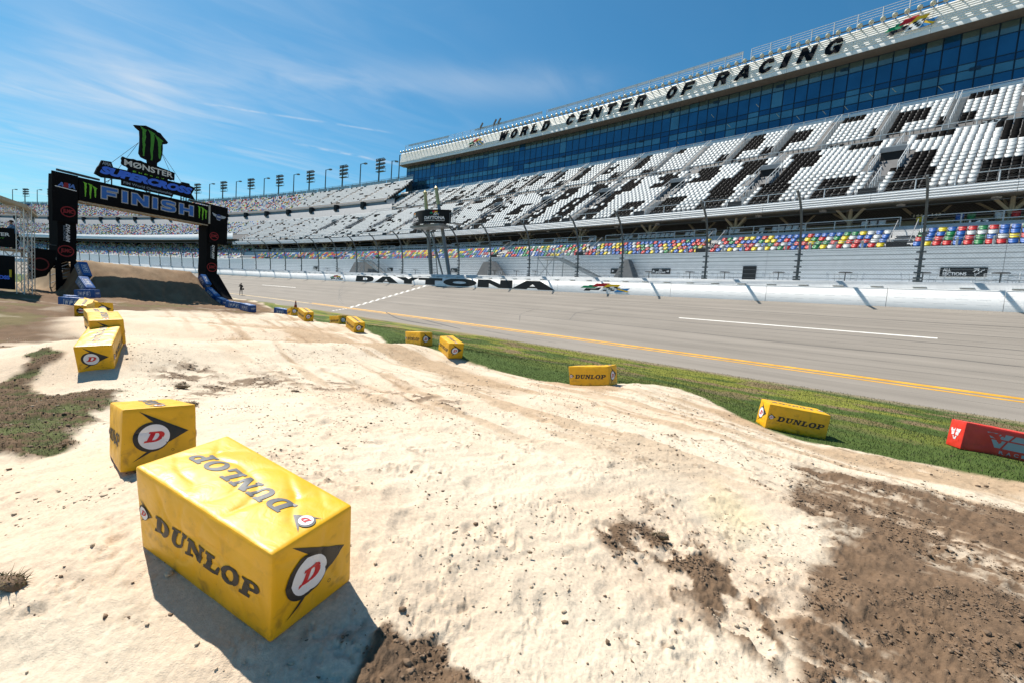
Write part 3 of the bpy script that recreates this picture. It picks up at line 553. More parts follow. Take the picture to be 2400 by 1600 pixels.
WG={'D':([[(-.02,0),(.03,1),(.72,1),(.93,.88),(1,.55),(.93,.18),(.70,0)],[(.40,.30),(.42,.70),(.60,.70),(.66,.5),(.60,.30)]],1.05),
'A':([[(-.06,0),(.36,1),(.74,1),(1.16,0),(.70,0),(.66,.15),(.42,.15),(.38,0)],[(.46,.34),(.62,.34),(.545,.60)]],1.05),
'Y':([[(-.05,1),(.40,1),(.54,.74),(.68,1),(1.05,1),(.70,.45),(.70,0),(.33,0),(.33,.45)]],.95),
'T':([[(0,1),(1,1),(1,.66),(.70,.66),(.70,0),(.30,0),(.30,.66),(0,.66)]],1.0),
'O':([[(.62+.62*math.cos(i*.2618),.5+.56*math.sin(i*.2618)) for i in range(24)],[(.62+.25*math.cos(i*.2618),.5+.17*math.sin(i*.2618)) for i in range(24)]],1.24),
'N':([[(0,0),(0,1),(.42,1),(.74,.46),(.74,1),(1.12,1),(1.12,0),(.70,0),(.38,.54),(.38,0)]],1.12)}
lm_=MB();_p2=0;_tot=sum(WG[c][1] for c in 'DAYTONA')+.04*6
for c in 'DAYTONA':
    for_=[[(72.6+(32.1-72.6)*(_p2+a_)/_tot,1.58+.93*max(0,min(1,b_))) for a_,b_ in r_] for r_ in WG[c][0]];_p2+=WG[c][1]+.04
    shape(lm_,for_,lambda u,v:P3(u,-.014,v))
at(wall,lm_.build('lettering',BKP))
FLG={'red':mat('print_red',(.52,.015,.02),.5,0,0),'yellow':mat('print_yellow',(.83,.50,.01),.5,0,0),'green':mat('print_green',(.0,.26,.10),.5,0,0),'blue':mat('print_blue',(.03,.22,.52),.5,0,0),'black':BKP,'white':mat('print_white',(.8,.8,.8),.5,0,0)}
FM=[FLG[k] for k in('red','yellow','green','blue','black','white')]
def flags(mb,fn,W_,H_):
    """the emblem of waving flags, in a W x H box, fn(u,v,layer)"""
    def q(pts,mi,l): shape(mb,[[(a*W_,b*H_) for a,b in pts]],lambda u,v:fn(u,v,l),mi)
    q([(.0,.40),(.07,.66),(.17,.66),(.19,.76),(.33,.74),(.36,.58),(.30,.42)],2,0)
    q([(.24,.58),(.33,.96),(.43,.94),(.46,1.),(.60,1.),(.56,.70),(.42,.62)],0,1)
    q([(.44,.44),(.56,.90),(.66,.86),(.80,.88),(.76,.62),(.60,.60)],1,2)
    q([(.07,.10),(.12,.38),(.30,.38),(.40,.52),(.44,.50),(.38,.20),(.22,.20),(.20,.10)],4,3)
    q([(.40,.06),(.48,.50),(.66,.66),(.80,.58),(.72,.30),(.70,.06)],5,4)
    for a in range(4):
        for b in range(3):
            if (a+b)%2==0:
                x=.46+a*.075+b*.03;y=.14+b*.15+a*.02;q([(x,y),(x+.02,y+.14),(x+.09,y+.15),(x+.07,y+.01)],4,5)
    q([(.68,.04),(.76,.44),(.98,.50),(.90,.10)],3,6)
    q([(.74,.34),(.76,.46),(.97,.18),(.92,.10)],1,7)
for (sa,sb) in [(28.35,22.65),(81,76.4)]:
    m_=MB();flags(m_,lambda u,v,l,sa=sa,sb=sb:P3(sa+(sb-sa)*u,-.010-.0025*l,1.62+v*.86),1,1);at(wall,m_.build('flag_emblem',FM))
# ---------------- catch fence ----------------
STL=mat('dark_galvanised_steel',(.10,.115,.125),.55,.3,.15,4);WIRE=mat('fence_wire',(.16,.17,.18),.5,.5,0)
fen=empty('catch_fence',P3(30,.7,3.0));tag(fen,'tall debris fence of steel posts curving over the track with cables and diamond mesh','fence')
FP=[(.72,2.9),(.72,3.2),(.66,4.6),(.5,5.9),(.28,6.9),(-.1,7.75),(-.65,8.4),(-1.4,8.86)]
ps=[-3.1,3.35,9.85,16.45,24.3,29.45,36.1,42.4,48.3,54.1,60.9]+[60.9+6.35*k for k in range(1,40)]
proto=None
for i,s in enumerate(ps):
    if i<12 or proto is None:
        m_=MB();big=i<14
        for (o0,z0),(o1,z1) in zip(FP[:-1],FP[1:]): m_.bar(P3(s,o0,z0),P3(s,o1,z1),.115,.135)
        for z in ((3.12,3.3,3.62,4.0,4.42,4.85,5.9) if i<14 else (3.2,4.)):
            o=np.interp(z,[q[1] for q in FP],[q[0] for q in FP]);m_.bar(P3(s-.23,o-.08,z),P3(s+.23,o-.08,z),.09,.1)
        for z in (5.4,6.3,7.1,7.7,8.2,8.6):
            o=np.interp(z,[q[1] for q in FP],[q[0] for q in FP]);m_.bar(P3(s-.12,o-.08,z),P3(s+.04,o-.1,z),.03)
    else:
        m_=MB()
        for (o0,z0),(o1,z1) in zip(FP[:-1],FP[1:]): m_.bar(P3(s,o0,z0),P3(s,o1,z1),.11,.12)
        m_.bar(P3(s-.2,.6,3.3),P3(s+.2,.6,3.3),.1,.3)
    at(fen,m_.build('post',STL))
zs=[3.2,3.5,3.8,4.1,4.42,4.74,5.06,5.5,6.1,6.8,7.5,8.05,8.45,8.86]
for z in zs:
    m_=MB();o=float(np.interp(z,[q[1] for q in FP],[q[0] for q in FP]))-.09;n=110
    for i in range(n):
        a_=-8+i*1.6;m_.bar(P3(a_,o,z),P3(a_+1.6,o,z),.022 if z<5.6 else .014)
    at(fen,m_.build('cable',WIRE))
L=0;arc=[]
fo=[(q[0]-.1,q[1]) for q in FP[1:]]
al=np.cumsum([0]+[math.hypot(fo[i+1][0]-fo[i][0],fo[i+1][1]-fo[i][1]) for i in range(len(fo)-1)])
V=[];F=[];sp=.17;tot=al[-1]
for sgn in(-1,1):
    for k in range(int(62/sp)):
        s0=-9+k*sp*1.0;nseg=6;base=len(V)
        for q in range(nseg+1):
            t=q/nseg*tot;o=np.interp(t,al,[a[0] for a in fo]);z=np.interp(t,al,[a[1] for a in fo]);s=s0+sgn*t+(0 if sgn>0 else tot)
            for d in(-.0025,.0025): V.append(P3(s+d,o,z))
        for q in range(nseg): F.append((base+2*q,base+2*q+1,base+2*q+3,base+2*q+2))
o_=npmesh('wire_mesh',V,np.array(F),WIRE,None,'stuff');at(fen,o_)
# ---------------- grandstands ----------------
ALU=mat('aluminium_tread',(.46,.47,.48),.6,.0,.12,1.5);ALD=mat('aluminium_riser',(.30,.31,.33),.6,0,.15,1.5);GREYW=mat('grey_panel',(.47,.49,.52),.7,0,.08,1.2)
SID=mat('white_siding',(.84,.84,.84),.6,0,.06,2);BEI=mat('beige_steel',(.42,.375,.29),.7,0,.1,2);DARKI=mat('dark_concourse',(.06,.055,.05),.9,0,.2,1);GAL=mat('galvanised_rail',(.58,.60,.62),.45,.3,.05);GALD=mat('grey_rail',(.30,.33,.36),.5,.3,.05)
SC=[mat('seat_white',(.56,.585,.60),.5,0,.05,spec=.25),mat('seat_black',(.0045,.0045,.005),.8,0,.1,spec=.04),mat('seat_red',(.50,.018,.022),.45,0,.05),mat('seat_blue',(.022,.115,.42),.45,0,.05),mat('seat_green',(.010,.20,.065),.45,0,.05),mat('seat_yellow',(.68,.52,.01),.45,0,.05),mat('seat_frame',(.07,.07,.075),.6,.2,0)]
CN=['white','black','red','blue','green','yellow']
def boxq(c,d,tilt=0):
    """8 verts of a box; tilt leans the top outwards (+y)"""
    V=np.array([(i*d[0]/2,j*d[1]/2,k*d[2]/2) for i in(-1,1) for j in(-1,1) for k in(-1,1)],float)
    V[:,1]+=V[:,2]*tilt;return V+np.array(c)
QF=np.array([(0,1,3,2),(4,6,7,5),(0,4,5,1),(2,3,7,6),(0,2,6,4),(1,5,7,3)])
# local frame: x along the row, y outwards (away from the track), z up
def seat_tpl(lod):
    if lod==0:
        parts=[(boxq((0,.20,.64),(.455,.05,.34),.22),0),(boxq((0,.235,.815),(.42,.06,.03),.2),0),(boxq((0,.03,.52),(.42,.06,.22),.30),0),(boxq((0,-.01,.41),(.38,.04,.03),0),0),(boxq((-.245,.06,.40),(.03,.30,.42),0),6),(boxq((.245,.06,.40),(.03,.30,.42),0),6)]
    elif lod==1: parts=[(boxq((0,.20,.65),(.455,.05,.34),.22),0),(boxq((0,.03,.51),(.42,.06,.22),.30),0),(boxq((.255,.08,.38),(.03,.24,.36),0),6)]
    else: parts=[(boxq((0,.14,.62),(.41,.14,.29),.2),0)]
    V=np.concatenate([p[0] for p in parts]);F=np.concatenate([QF+8*i for i in range(len(parts))]);M=np.concatenate([np.full(6,p[1]) for p in parts])
    if lod>=2: keep=[k for k in range(len(F)) if k%6 in (2,5,0,1)];F=F[keep];M=M[keep]
    return V,F,M
TPL=[seat_tpl(i) for i in range(3)]
def place_seats(name,S,O,Zt,col,lod,parent,kind='stuff',single=False):
    V,F,M=TPL[lod];S=np.asarray(S,float);n=len(S)
    if not n: return
    x,y=C(S,np.asarray(O,float));(tx,ty),(nx,ny)=CT(S)
    Lx,Ly,Lz=V[:,0][None],V[:,1][None],V[:,2][None]
    jit=rng.normal(0,.008,(n,1))
    W_=np.stack([x[:,None]+Lx*tx[:,None]+(Ly+jit)*nx[:,None],y[:,None]+Lx*ty[:,None]+(Ly+jit)*ny[:,None],np.asarray(Zt,float)[:,None]+Lz+0*Lx],-1).reshape(-1,3)
    FF=(F[None]+(np.arange(n)*len(V))[:,None,None]).reshape(-1,4);MI=np.where(M[None]==0,np.asarray(col)[:,None],M[None]).ravel()
    return at(parent,npmesh(name,W_,FF,SC,None,kind,MI))
_sm={}
def seat_obj(s,o,z,c,parent,lod=0,name='seat'):
    if (c,lod) not in _sm:
        V,F,M=TPL[lod];me=npmesh('seat_'+CN[c],V,F,SC,parent=False,mi=np.where(M==0,c,M));_sm[(c,lod)]=me
    q=bpy.data.objects.new(name,_sm[(c,lod)]);COL.objects.link(q);(tx,ty),(nx,ny)=CT(s);x,y=C(s,o)
    q.matrix_world=Matrix(((tx,nx,0,x),(ty,ny,0,y),(0,0,1,z),(0,0,0,1)));at(parent,q);q['label']='%s plastic seat'%CN[c];return q
# --- front (lower) grandstand with the coloured seats ---
low=empty('lower_grandstand',P3(30,9,3));tag(low,'low front grandstand with red, yellow, blue and green seats above white horizontal boards','grandstand')
rb('deck',[(.95,2.9),(6.9,2.93)],-14,330,CON,low)
for k in range(11):
    z0=2.95+k*.286
    for a_ in range(-14,126,14):
        m_=MB();n=7
        for i in range(n):
            s0=a_+.01+i*(13.98/n);s1=a_+.01+(i+1)*(13.98/n)
            p=[P3(s0,6.9,z0),P3(s0,6.87,z0+.262),P3(s0,6.98,z0+.262)];q=[P3(s1,6.9,z0),P3(s1,6.87,z0+.262),P3(s1,6.98,z0+.262)]
            m_.add(p+q,[(0,3,4,1),(1,4,5,2)])
        at(low,m_.build('siding_board',SID))
prof=[]
for k in range(11): z0=2.95+k*.286;prof+=[(6.9,z0),(6.87,z0+.262),(6.96,z0+.262),(6.96,z0+.286)]
rb('siding',prof,126,330,SID,low,4)
rb('siding_backing',[(7.0,2.9),(7.0,6.06)],-14,330,ALD,low,5)
prof=[(6.86,6.08),(7.1,6.1)]
NR=4
for r in range(NR): o=7.2+.78*r;z=5.72+r*.44;prof+=[(o,z if r==0 else z-.44),(o,z),(o+.78,z)]
prof+=[(10.32,7.5),(10.45,7.62),(10.5,8.18),(10.75,8.2),(12.2,8.2),(12.2,7.6)]
rb('tread',prof,-14,138,ALU,low,4)
S_=[];O_=[];Z_=[];K_=[];
aisles_low=[.2-14.4*0+5.3+14.35*k for k in range(-1,9)]
for r in range(NR):
    c=0
    for i in range(int(136/.52)):
        s=-7+i*.52
        if min(abs(s-a_) for a_ in aisles_low)<.62: continue
        S_.append(s);O_.append(7.42+.78*r);Z_.append(5.72+r*.44-.02);K_.append(int(rng.choice([2,3,4,5,0],p=[.22,.28,.22,.15,.13])))
S_=np.array(S_);O_=np.array(O_);Z_=np.array(Z_);K_=np.array(K_)
order=np.argsort(S_,kind='stable');ind=order[:300]
for i in ind: seat_obj(float(S_[i]),float(O_[i]),float(Z_[i]),int(K_[i]),low,0)
rest=order[300:];place_seats('seats',S_[rest],O_[rest],Z_[rest],K_[rest],1,low)
# raised back row behind the walkway
for s,c in [(2.7,3),(2.1,4),(-.1,2),(4.9,5),(.7,0)]: seat_obj(s,11.0,8.1,c,low)
bs=np.array([s for s in np.arange(7.2,136,.56) if fbm(np.array([s*.9]),np.array([0.]),2,9)[0]>.42]);place_seats('back_row_seats',bs,bs*0+11.0,bs*0+8.05,np.zeros(len(bs),int),1,low)
for a_,b_ in [(-8,4.7),(6.0,18.9),(20.3,33.3),(34.7,47.6),(49.1,62),(63.4,76.3),(77.7,90.7),(92,105),(106.4,125)]: m_=MB();rail(m_,a_,b_,10.72,(8.42,8.92),.025,2,2.1,7.7,.03);at(low,m_.build('railing',GAL))
m_=MB();rail(m_,-8,125,7.05,(6.62,),.022,2,1.72,5.95,.035)
for i in range(int(133/1.72)): m_.bar(P3(-8+i*1.72,7.02,5.95),P3(-8+i*1.72,7.02,6.66),.09,.05)
at(low,m_.build('front_railing',GALD))
for a_ in aisles_low:
    m_=MB();m_.box(P3(a_,7.0,6.25),(1.15,.06,.42),Matrix.Rotation(math.atan2(CT(a_)[0][1],CT(a_)[0][0]),3,'Z'));at(low,m_.build('aisle_gate',mat('dark_panel',(.02,.022,.026),.6,0,0)))
    m_=MB()
    for r in range(8): q=P3(a_,7.4+r*.39,5.8+r*.22);m_.box(q,(1.1,.36,.05),Matrix.Rotation(math.atan2(CT(a_)[0][1],CT(a_)[0][0]),3,'Z'))
    for sd_ in(-.6,.6): m_.bar(P3(a_+sd_,7.5,6.5),P3(a_+sd_,10.5,8.7),.04);m_.bar(P3(a_+sd_,10.5,8.7),P3(a_+sd_,10.5,7.6),.04)
    at(low,m_.build('aisle_steps',ALD))
# lower tier beyond the finish: two banks of coloured seats
prof=[(6.9,5.9)]
for r in range(12): o=7.2+.72*r;z=5.72+r*.42;prof+=[(o,z),(o+.72,z)]
prof+=[(16,10.6)]
rb('far_tread',prof,138,420,ALU,low,6)
S_=[];O_=[];Z_=[]
for r in range(12):
    if r in (4,): continue
    s=np.arange(138,420,.56);k=np.mod(s,13)>1.2;s=s[k];S_.append(s);O_.append(s*0+7.4+.72*r);Z_.append(s*0+5.7+.42*r)
S_,O_,Z_=map(np.concatenate,(S_,O_,Z_));place_seats('far_seats',S_,O_,Z_,rng.choice([2,3,4,5,0,1],len(S_),p=[.12,.19,.11,.05,.43,.10]),2,low)
m_=MB();rail(m_,138,330,7.05,(6.6,),.03,6,3,5.9,.05);rail(m_,138,330,10.2,(8.3,8.0),.03,6,6,7.4,.05);at(low,m_.build('far_railing',GALD))
# --- upper grandstand ---
up=empty('upper_grandstand',P3(30,20,10));tag(up,'steep upper grandstand of white seats with black checkered patches over a white fascia','grandstand')
fp=[(10.35,10.08),(10.28,10.1)]
for k in range(4): z=10.1+k*.19;fp+=[(10.28,z),(10.28,z+.16),(10.33,z+.16),(10.33,z+.19)]
fp+=[(10.3,10.9),(10.75,10.92)]
FAS=mat('fascia_white_metal',(.70,.725,.76),.55,0,.05,2)
for a_ in range(-16,144,8): rb('fascia_panel',fp,a_+.01,a_+7.99,FAS,up,4)
rb('fascia_far',[(10.3,11.6),(10.3,13.1),(10.9,13.15)],144,420,FAS,up,6)
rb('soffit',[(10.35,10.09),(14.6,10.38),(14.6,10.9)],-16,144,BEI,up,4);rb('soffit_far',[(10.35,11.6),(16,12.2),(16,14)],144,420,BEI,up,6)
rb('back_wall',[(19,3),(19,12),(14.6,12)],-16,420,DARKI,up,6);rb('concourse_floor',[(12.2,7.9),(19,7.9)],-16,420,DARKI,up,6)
rb('ring_beam',[(15.4,8.95),(15.4,9.45),(15.8,9.45),(15.8,8.95),(15.4,8.95)],-16,200,BEI,up,4)
for k in range(-1,26):
    s=.18+9.52*k+(0 if k<4 else .3)
    m_=MB();m_.tube([P3(s,12.7,7.0),P3(s,12.7,9.45),P3(s,12.7,10.3)],[.2,.17,.12],8)
    for d in(-1,1):
        m_.bar(P3(s+d*.1,12.7,9.2),P3(s+d*1.0,12.5,10.25),.16,.2);m_.bar(P3(s+d*.1,12.75,9.2),P3(s+d*.5,13.9,10.3),.14,.18)
    at(up,m_.build('support_column',BEI))
    for qa,qb,wq in((0,2.2,.16),(5,6.6,.2),(4.6,3.4,.16)): m_=MB();m_.bar(P3(s+qa,15.6,9.2),P3(s+qb,16,10.8),wq);at(up,m_.build('brace',BEI))
# treads
NL,NU=16,9
def zr(r): return (11.2+.76*r,10.78+.497*r) if r<NL else (24.1+.76*(r-NL),19.45+.565*(r-NL))
prof=[(10.75,10.8)]
for r in range(NL): o,z=zr(r);prof+=[(o-.1,z),(o+.66,z)]
prof+=[(23.3,18.3),(23.35,18.75),(24.0,18.8)]
for r in range(NL,NL+NU): o,z=zr(r);prof+=[(o-.1,z),(o+.66,z)]
prof+=[(31.0,24.5),(31.05,24.75),(33.4,24.75),(33.4,25.5)]
TRD=mat('stand_tread',(.12,.122,.13),.7,0,.15,1.2)
rb('tread',prof,-16,104,TRD,up,4);rb('tread_far',[q for q in prof if q[0]<24.05],104,420,TRD,up,6)
ai_lo=[8.35+10.35*k for k in range(-1,14)];ai_up=[5.35+5.05*k for k in range(-2,21)]
def pattern(s,r):
    s=np.asarray(s);blk=np.floor((r+ (1 if r>=NL else 0))/ (4.6 if r<NL else 4.0));ph=[.3,2.4,.9,3.2,1.7][int(blk)%5]
    c=np.floor((s+ph)/2.6);h=vnoise(c*7.7+.5,c*0+blk*3.3+.5,5)
    bl=((c+blk)%2==0)&(h>.34)
    fade=vnoise(c*3.1+.5,c*0+blk+.5,8)<smooth(95,45,s)
    run=(vnoise(s*.9+r*3.7,s*0+r*1.7+.5,12)>.80)&(vnoise(s*3.9,s*0+r*7.1,14)<smooth(30,75,s))  # runs of black seats stand for the shaded gaps between rows
    rnd=vnoise(s*1.93+.3,s*0+r*2.3+.5,15)<.22*smooth(20,45,s)
    return ((bl&fade&~rnd)|run).astype(int)
S_=[];O_=[];Z_=[];K_=[]
for r in range(NL+NU):
    o,z=zr(r);lim=104 if r>=NL else 120
    s=np.arange(-8,lim,.52)+rng.uniform(-.02,.02);ai=np.array(ai_lo if r<NL else ai_up)
    dmin=np.abs(s[:,None]-ai[None]).min(1);hw=.66 if r<NL else .55
    if 6<=r<=10: hw=1.38
    k=dmin>hw
    if r in(4,5): pass
    s=s[k];S_.append(s);O_.append(s*0+o+.12);Z_.append(s*0+z);K_.append(pattern(s,r))
S_,O_,Z_,K_=map(np.concatenate,(S_,O_,Z_,K_))
dist=np.hypot(*C(S_,O_))+Z_*.5
order=np.argsort(dist+np.where(S_<-2.6,200,0));ind=order[:300]
for i in ind: seat_obj(float(S_[i]),float(O_[i]),float(Z_[i]),int(K_[i]),up,0)
rest=order[300:];nr_=rest[S_[rest]<60];fr_=rest[S_[rest]>=60]
place_seats('seats',S_[nr_],O_[nr_],Z_[nr_],K_[nr_],1,up);place_seats('middle_seats',S_[fr_],O_[fr_],Z_[fr_],K_[fr_],1,up)
S_=[];O_=[];Z_=[];K_=[]
for r in range(NL):
    o,z=zr(r);s0=120 if r>4 else (120 if r>=0 else 0);s=np.arange(s0,420,.54)
    k=(np.mod(s+.35*r,11)>1.3);s=s[k]
    if r<5: s=s[s<144]
    S_.append(s);O_.append(s*0+o+.12);Z_.append(s*0+z);colr=rng.choice([2,3,4,5,0,1],len(s),p=[.10,.17,.08,.04,.46,.15]);K_.append(np.where(rng.uniform(size=len(s))<smooth(150,168,s),colr,pattern(s,r)))
S_,O_,Z_,K_=map(np.concatenate,(S_,O_,Z_,K_));place_seats('far_seats',S_,O_,Z_,K_,2,up)
# rails, vomitories and steps
for a_,b_ in zip(ai_lo[:-1],ai_lo[1:]): m_=MB();rail(m_,a_+.75,b_-.75,10.6,(11.72,),.025,2,2.1,10.85,.03);at(up,m_.build('front_railing',GAL))
m_=MB();rail(m_,-8,104,23.4,(19.25,19.72),.028,2,2.3,18.7,.03);at(up,m_.build('cross_railing',GAL))
m_=MB();rail(m_,-8,104,31.05,(25.15,25.5),.03,2,2.3,24.7,.035);at(up,m_.build('top_railing',GAL))
for i,a_ in enumerate(ai_lo):
    if a_>118: continue
    R_=Matrix.Rotation(math.atan2(CT(a_)[0][1],CT(a_)[0][0]),3,'Z')
    m_=MB();m_.box(P3(a_,10.5,11.15),(1.25,.06,.5),R_);at(up,m_.build('aisle_gate',mat('dark_panel',(.02,.022,.026),.6,0,0)))
    m_=MB()
    for r in range(0,44):
        o=11.1+r*.27
        if 14.9<o<19.6: continue
        m_.box(P3(a_,o,10.86+(o-11.1)*.654),(1.15,.22,.05),R_)
    for q in(-1.15,):
        for r in range(0): o=15.0+r*.36;m_.box(P3(a_+q,o,10.86+(o-11.1)*.654),(.95,.26,.05),R_)
    at(up,m_.build('aisle_steps',ALU))
    m_=MB()
    for z0,z1,ww in((13.15,13.9,0),): pass
    m_.box(P3(a_,18.9,15.55),(1.85,.1,2.0),R_,0);m_.add([P3(a_+q,o_,z_) for q in(-.95,.95) for o_,z_ in((15.7,13.3),(19.0,13.3),(19.0,16.3),(15.7,14.1))],[(0,1,2,3),(4,5,6,7)],1);m_.box(P3(a_,18.8,16.75),(1.95,.10,.42),R_,1);m_.box(P3(a_,17.3,13.3),(1.85,3.3,.06),R_,1)
    at(up,m_.build('stair_opening',[mat('opening_shade',(.015,.015,.017),.8,0,0),mat('mid_grey_wall',(.24,.26,.29),.7,0,.1)]))  # near-black slab paints in the shade at the back of the opening
    m_=MB()
    for q in(-1.0,1.0):
        m_.bar(P3(a_+q,15.3,14.55),P3(a_+q,19.4,17.2),.05);m_.bar(P3(a_+q,15.3,14.15),P3(a_+q,19.4,16.8),.035)
        for t in range(6): o=15.3+t*.82;m_.bar(P3(a_+q,o,13.4+(o-15.3)*.65),P3(a_+q,o,14.55+(o-15.3)*.647),.04)
    m_.bar(P3(a_-1.0,19.4,17.2),P3(a_+1.0,19.4,17.2),.05)
    m_.bar(P3(a_,11.3,11.9),P3(a_,14.8,14.2),.045);m_.bar(P3(a_,19.8,17.4),P3(a_,23.1,19.5),.045)
    for t in range(5): m_.bar(P3(a_,11.3+t*.85,10.9+t*.55),P3(a_,11.3+t*.85,11.9+t*.56),.035);m_.bar(P3(a_,19.8+t*.8,16.5+t*.52),P3(a_,19.8+t*.8,17.4+t*.52),.035)
    at(up,m_.build('handrail',GAL))
for a_ in ai_up:
    if a_>103 or a_<-4: continue
    R_=Matrix.Rotation(math.atan2(CT(a_)[0][1],CT(a_)[0][0]),3,'Z')
    m_=MB()
    for r in range(26): o=24.0+r*.27;m_.box(P3(a_,o,19.5+(o-24)*.743),(.95,.22,.05),R_)
    at(up,m_.build('aisle_steps',ALU))
    m_=MB();m_.bar(P3(a_,24.1,20.4),P3(a_,30.8,25.4),.05);m_.bar(P3(a_+.45,24.1,20.4),P3(a_+.45,30.8,25.4),.04)
    for t in range(8): m_.bar(P3(a_,24.1+t*.95,19.5+t*.706),P3(a_,24.1+t*.95,20.4+t*.71),.035)
    at(up,m_.build('handrail',GAL))
# gray band and the very top tier beyond the glass building
far=empty('far_grandstand',P3(150,27,22));tag(far,'distant top tier of seats on black steel legs, left of the glass building','grandstand')
rb('grey_band',[(23.6,18.3),(23.9,18.4),(23.9,20.9),(24.6,20.95),(24.6,22.2)],97,420,mat('band_grey',(.27,.285,.31),.7,0,.1,1.2),far,6)
prof=[(24.6,22.2)]
for r in range(12): o=24.7+.62*r;z=22.3+.52*r;prof+=[(o,z),(o+.62,z)]
prof+=[(32.2,28.7)]
rb('tread',prof,100,420,TRD,far,6);rb('underside',[(24.4,21.9),(32.3,28.1),(32.3,28.7)],100,420,mat('stand_underside',(.13,.135,.14),.8,0,.1),far,6)
S_=[];O_=[];Z_=[];K_=[]
for r in range(12):
    s=np.arange(100,420,.54);s=s[np.mod(s+.3*r,11)>1.2];S_.append(s);O_.append(s*0+24.95+.62*r);Z_.append(s*0+22.25+.52*r);colr=rng.choice([2,3,4,5,0,1],len(s),p=[.12,.16,.08,.05,.47,.12]);K_.append(np.where(rng.uniform(size=len(s))<smooth(136,150,s),colr,pattern(s,r)))
S_,O_,Z_,K_=map(np.concatenate,(S_,O_,Z_,K_));at(far,place_seats('seats',S_,O_,Z_,K_,2,far))
m_=MB();rail(m_,100,420,32.2,(29.6,29.9),.04,4,3,28.6,.05);at(far,m_.build('railing',GALD))
m_=MB()
for i in range(64): a_=100+i*5;m_.poly([P3(a_+.1,32.2,28.7),P3(a_+4.9,32.2,28.7),P3(a_+4.9,32.2,29.55),P3(a_+.1,32.2,29.55)])
at(far,m_.build('mesh_infill',mat('rail_infill',(.30,.42,.50),.6,0,.1),kind='stuff'))
for a_ in range(108,420,11):
    m_=MB();m_.box(P3(a_,24.0,21.3),(1.2,.8,1.5),Matrix.Rotation(math.atan2(CT(a_)[0][1],CT(a_)[0][0]),3,'Z'));at(far,m_.build('stair_opening',mat('opening_shade',(.015,.015,.017),.8,0,0)))  # solid near-black box, its colour standing for shade in the opening
BSTL=mat('black_steel',(.035,.04,.045),.6,.2,.1)
m_=MB()
for s in (100.3,):
    m_.bar(P3(s,31.8,-2.6),P3(s,31.8,28.2),.8,.8);m_.bar(P3(s,27.2,18),P3(s,27.2,24.2),.6,.6);m_.bar(P3(s,24.4,21.7),P3(s,32.3,28.1),.35,.6);m_.bar(P3(s,24.2,20.2),P3(s,27.2,20.6),.4);m_.bar(P3(s,25,20.5),P3(s,28.5,18),.3);m_.bar(P3(s,27.2,21),P3(s,31.8,19),.25)
for s in range(108,420,12): m_.bar(P3(s,31.8,-2.6),P3(s,31.8,28.2),.6,.6);m_.bar(P3(s,24.4,20),P3(s,31.8,27.4),.4)
at(far,m_.build('steel_frame',BSTL))
rb('rear_wall',[(31.5,-2.6),(31.5,18.5),(24,18.4)],97,420,GREYW,far,8)
# section number boards
NUM=mat('white_lettering',(.78,.78,.78),.6,0,0);BRD=mat('black_board',(.012,.013,.015),.55,0,.05)
def slant_board(txt,s,o,z,w,h,parent,cat='sign',label=None):
    t=empty('section_sign',P3(s,o,z));tag(t,label,'sign','section number signs on the grandstand rails')
    m_=MB();k=h*.75
    P=[P3(s+w/2+k*.0,o,z),P3(s-w/2,o,z),P3(s-w/2-k,o,z+h),P3(s+w/2-k,o,z+h)];Q=[P3(s+w/2+k*.0,o+.05,z),P3(s-w/2,o+.05,z),P3(s-w/2-k,o+.05,z+h),P3(s+w/2-k,o+.05,z+h)]
    m_.add(P+Q,[(0,1,2,3),(4,7,6,5),(0,4,5,1),(1,5,6,2),(2,6,7,3),(3,7,4,0)]);at(t,m_.build('board',BRD))
    m_=MB();letter(m_,txt,lambda u,v,d=0:P3(s+w/2-k*.5-.12-u*(w-.35),o-.02,z+h*.12+v*h*.76),0,1,0,1,0,.02);at(t,m_.build('lettering',NUM))
for n_,s,lb in (('143',1.75,'rightmost slanted board above the coloured seats, numbered 143, near the far-right fence post'),('144',16.4,'slanted board numbered 144 above the coloured seats, between two tall fence posts'),('145',30.6,'slanted board numbered 145 above the coloured seats, right of the metal staircase'),('146',45,'slanted board 146 above the coloured seats, just right of the scoring tower'),('147',59.2,'slanted board 147 above the coloured seats, left of the scoring tower')): slant_board(n_,s,10.66,7.98,1.35,.42,None,label=lb)
for n_,s,lb in (('347',2.6,'rightmost number board on the upper mid rail, 347, among black seats'),('348',14.3,'second number board from the right on the upper mid rail, 348'),('349',24.5,'third number board from the right on the upper mid rail, 349'),('350',34.7,'fourth number board from the right on the upper mid rail, 350'),('351',45,'fifth number board from the right on the upper mid rail, 351'),('352',55.4,'leftmost number board on the upper mid rail, 352')): slant_board(n_,s,23.3,18.95,1.5,.5,None,label=lb)
def flat_board(name,s0,s1,z0,z1,o,label,group=None,txts=(),col=None,extra=None):
    t=empty(name,P3((s0+s1)/2,o,z0));tag(t,label,'sign',group);m_=MB()
    P=[P3(s0,o,z0),P3(s1,o,z0),P3(s1,o,z1),P3(s0,o,z1)];Q=[P3(s0,o+.06,z0),P3(s1,o+.06,z0),P3(s1,o+.06,z1),P3(s0,o+.06,z1)]
    m_.add(P+Q,[(0,1,2,3),(4,7,6,5),(0,4,5,1),(1,5,6,2),(2,6,7,3),(3,7,4,0)]);at(t,m_.build('board',col or BRD))
    m_=MB();f=lambda u,v,d=0:P3(s0+(s1-s0)*u,o-.02,z0+(z1-z0)*v)
    for tx,u0,u1,v0,v1 in txts: letter(m_,tx,f,u0,u1,v0,v1,0,.03)
    if extra: extra(m_,f)
    if m_.v: at(t,m_.build('lettering',NUM))
    return t
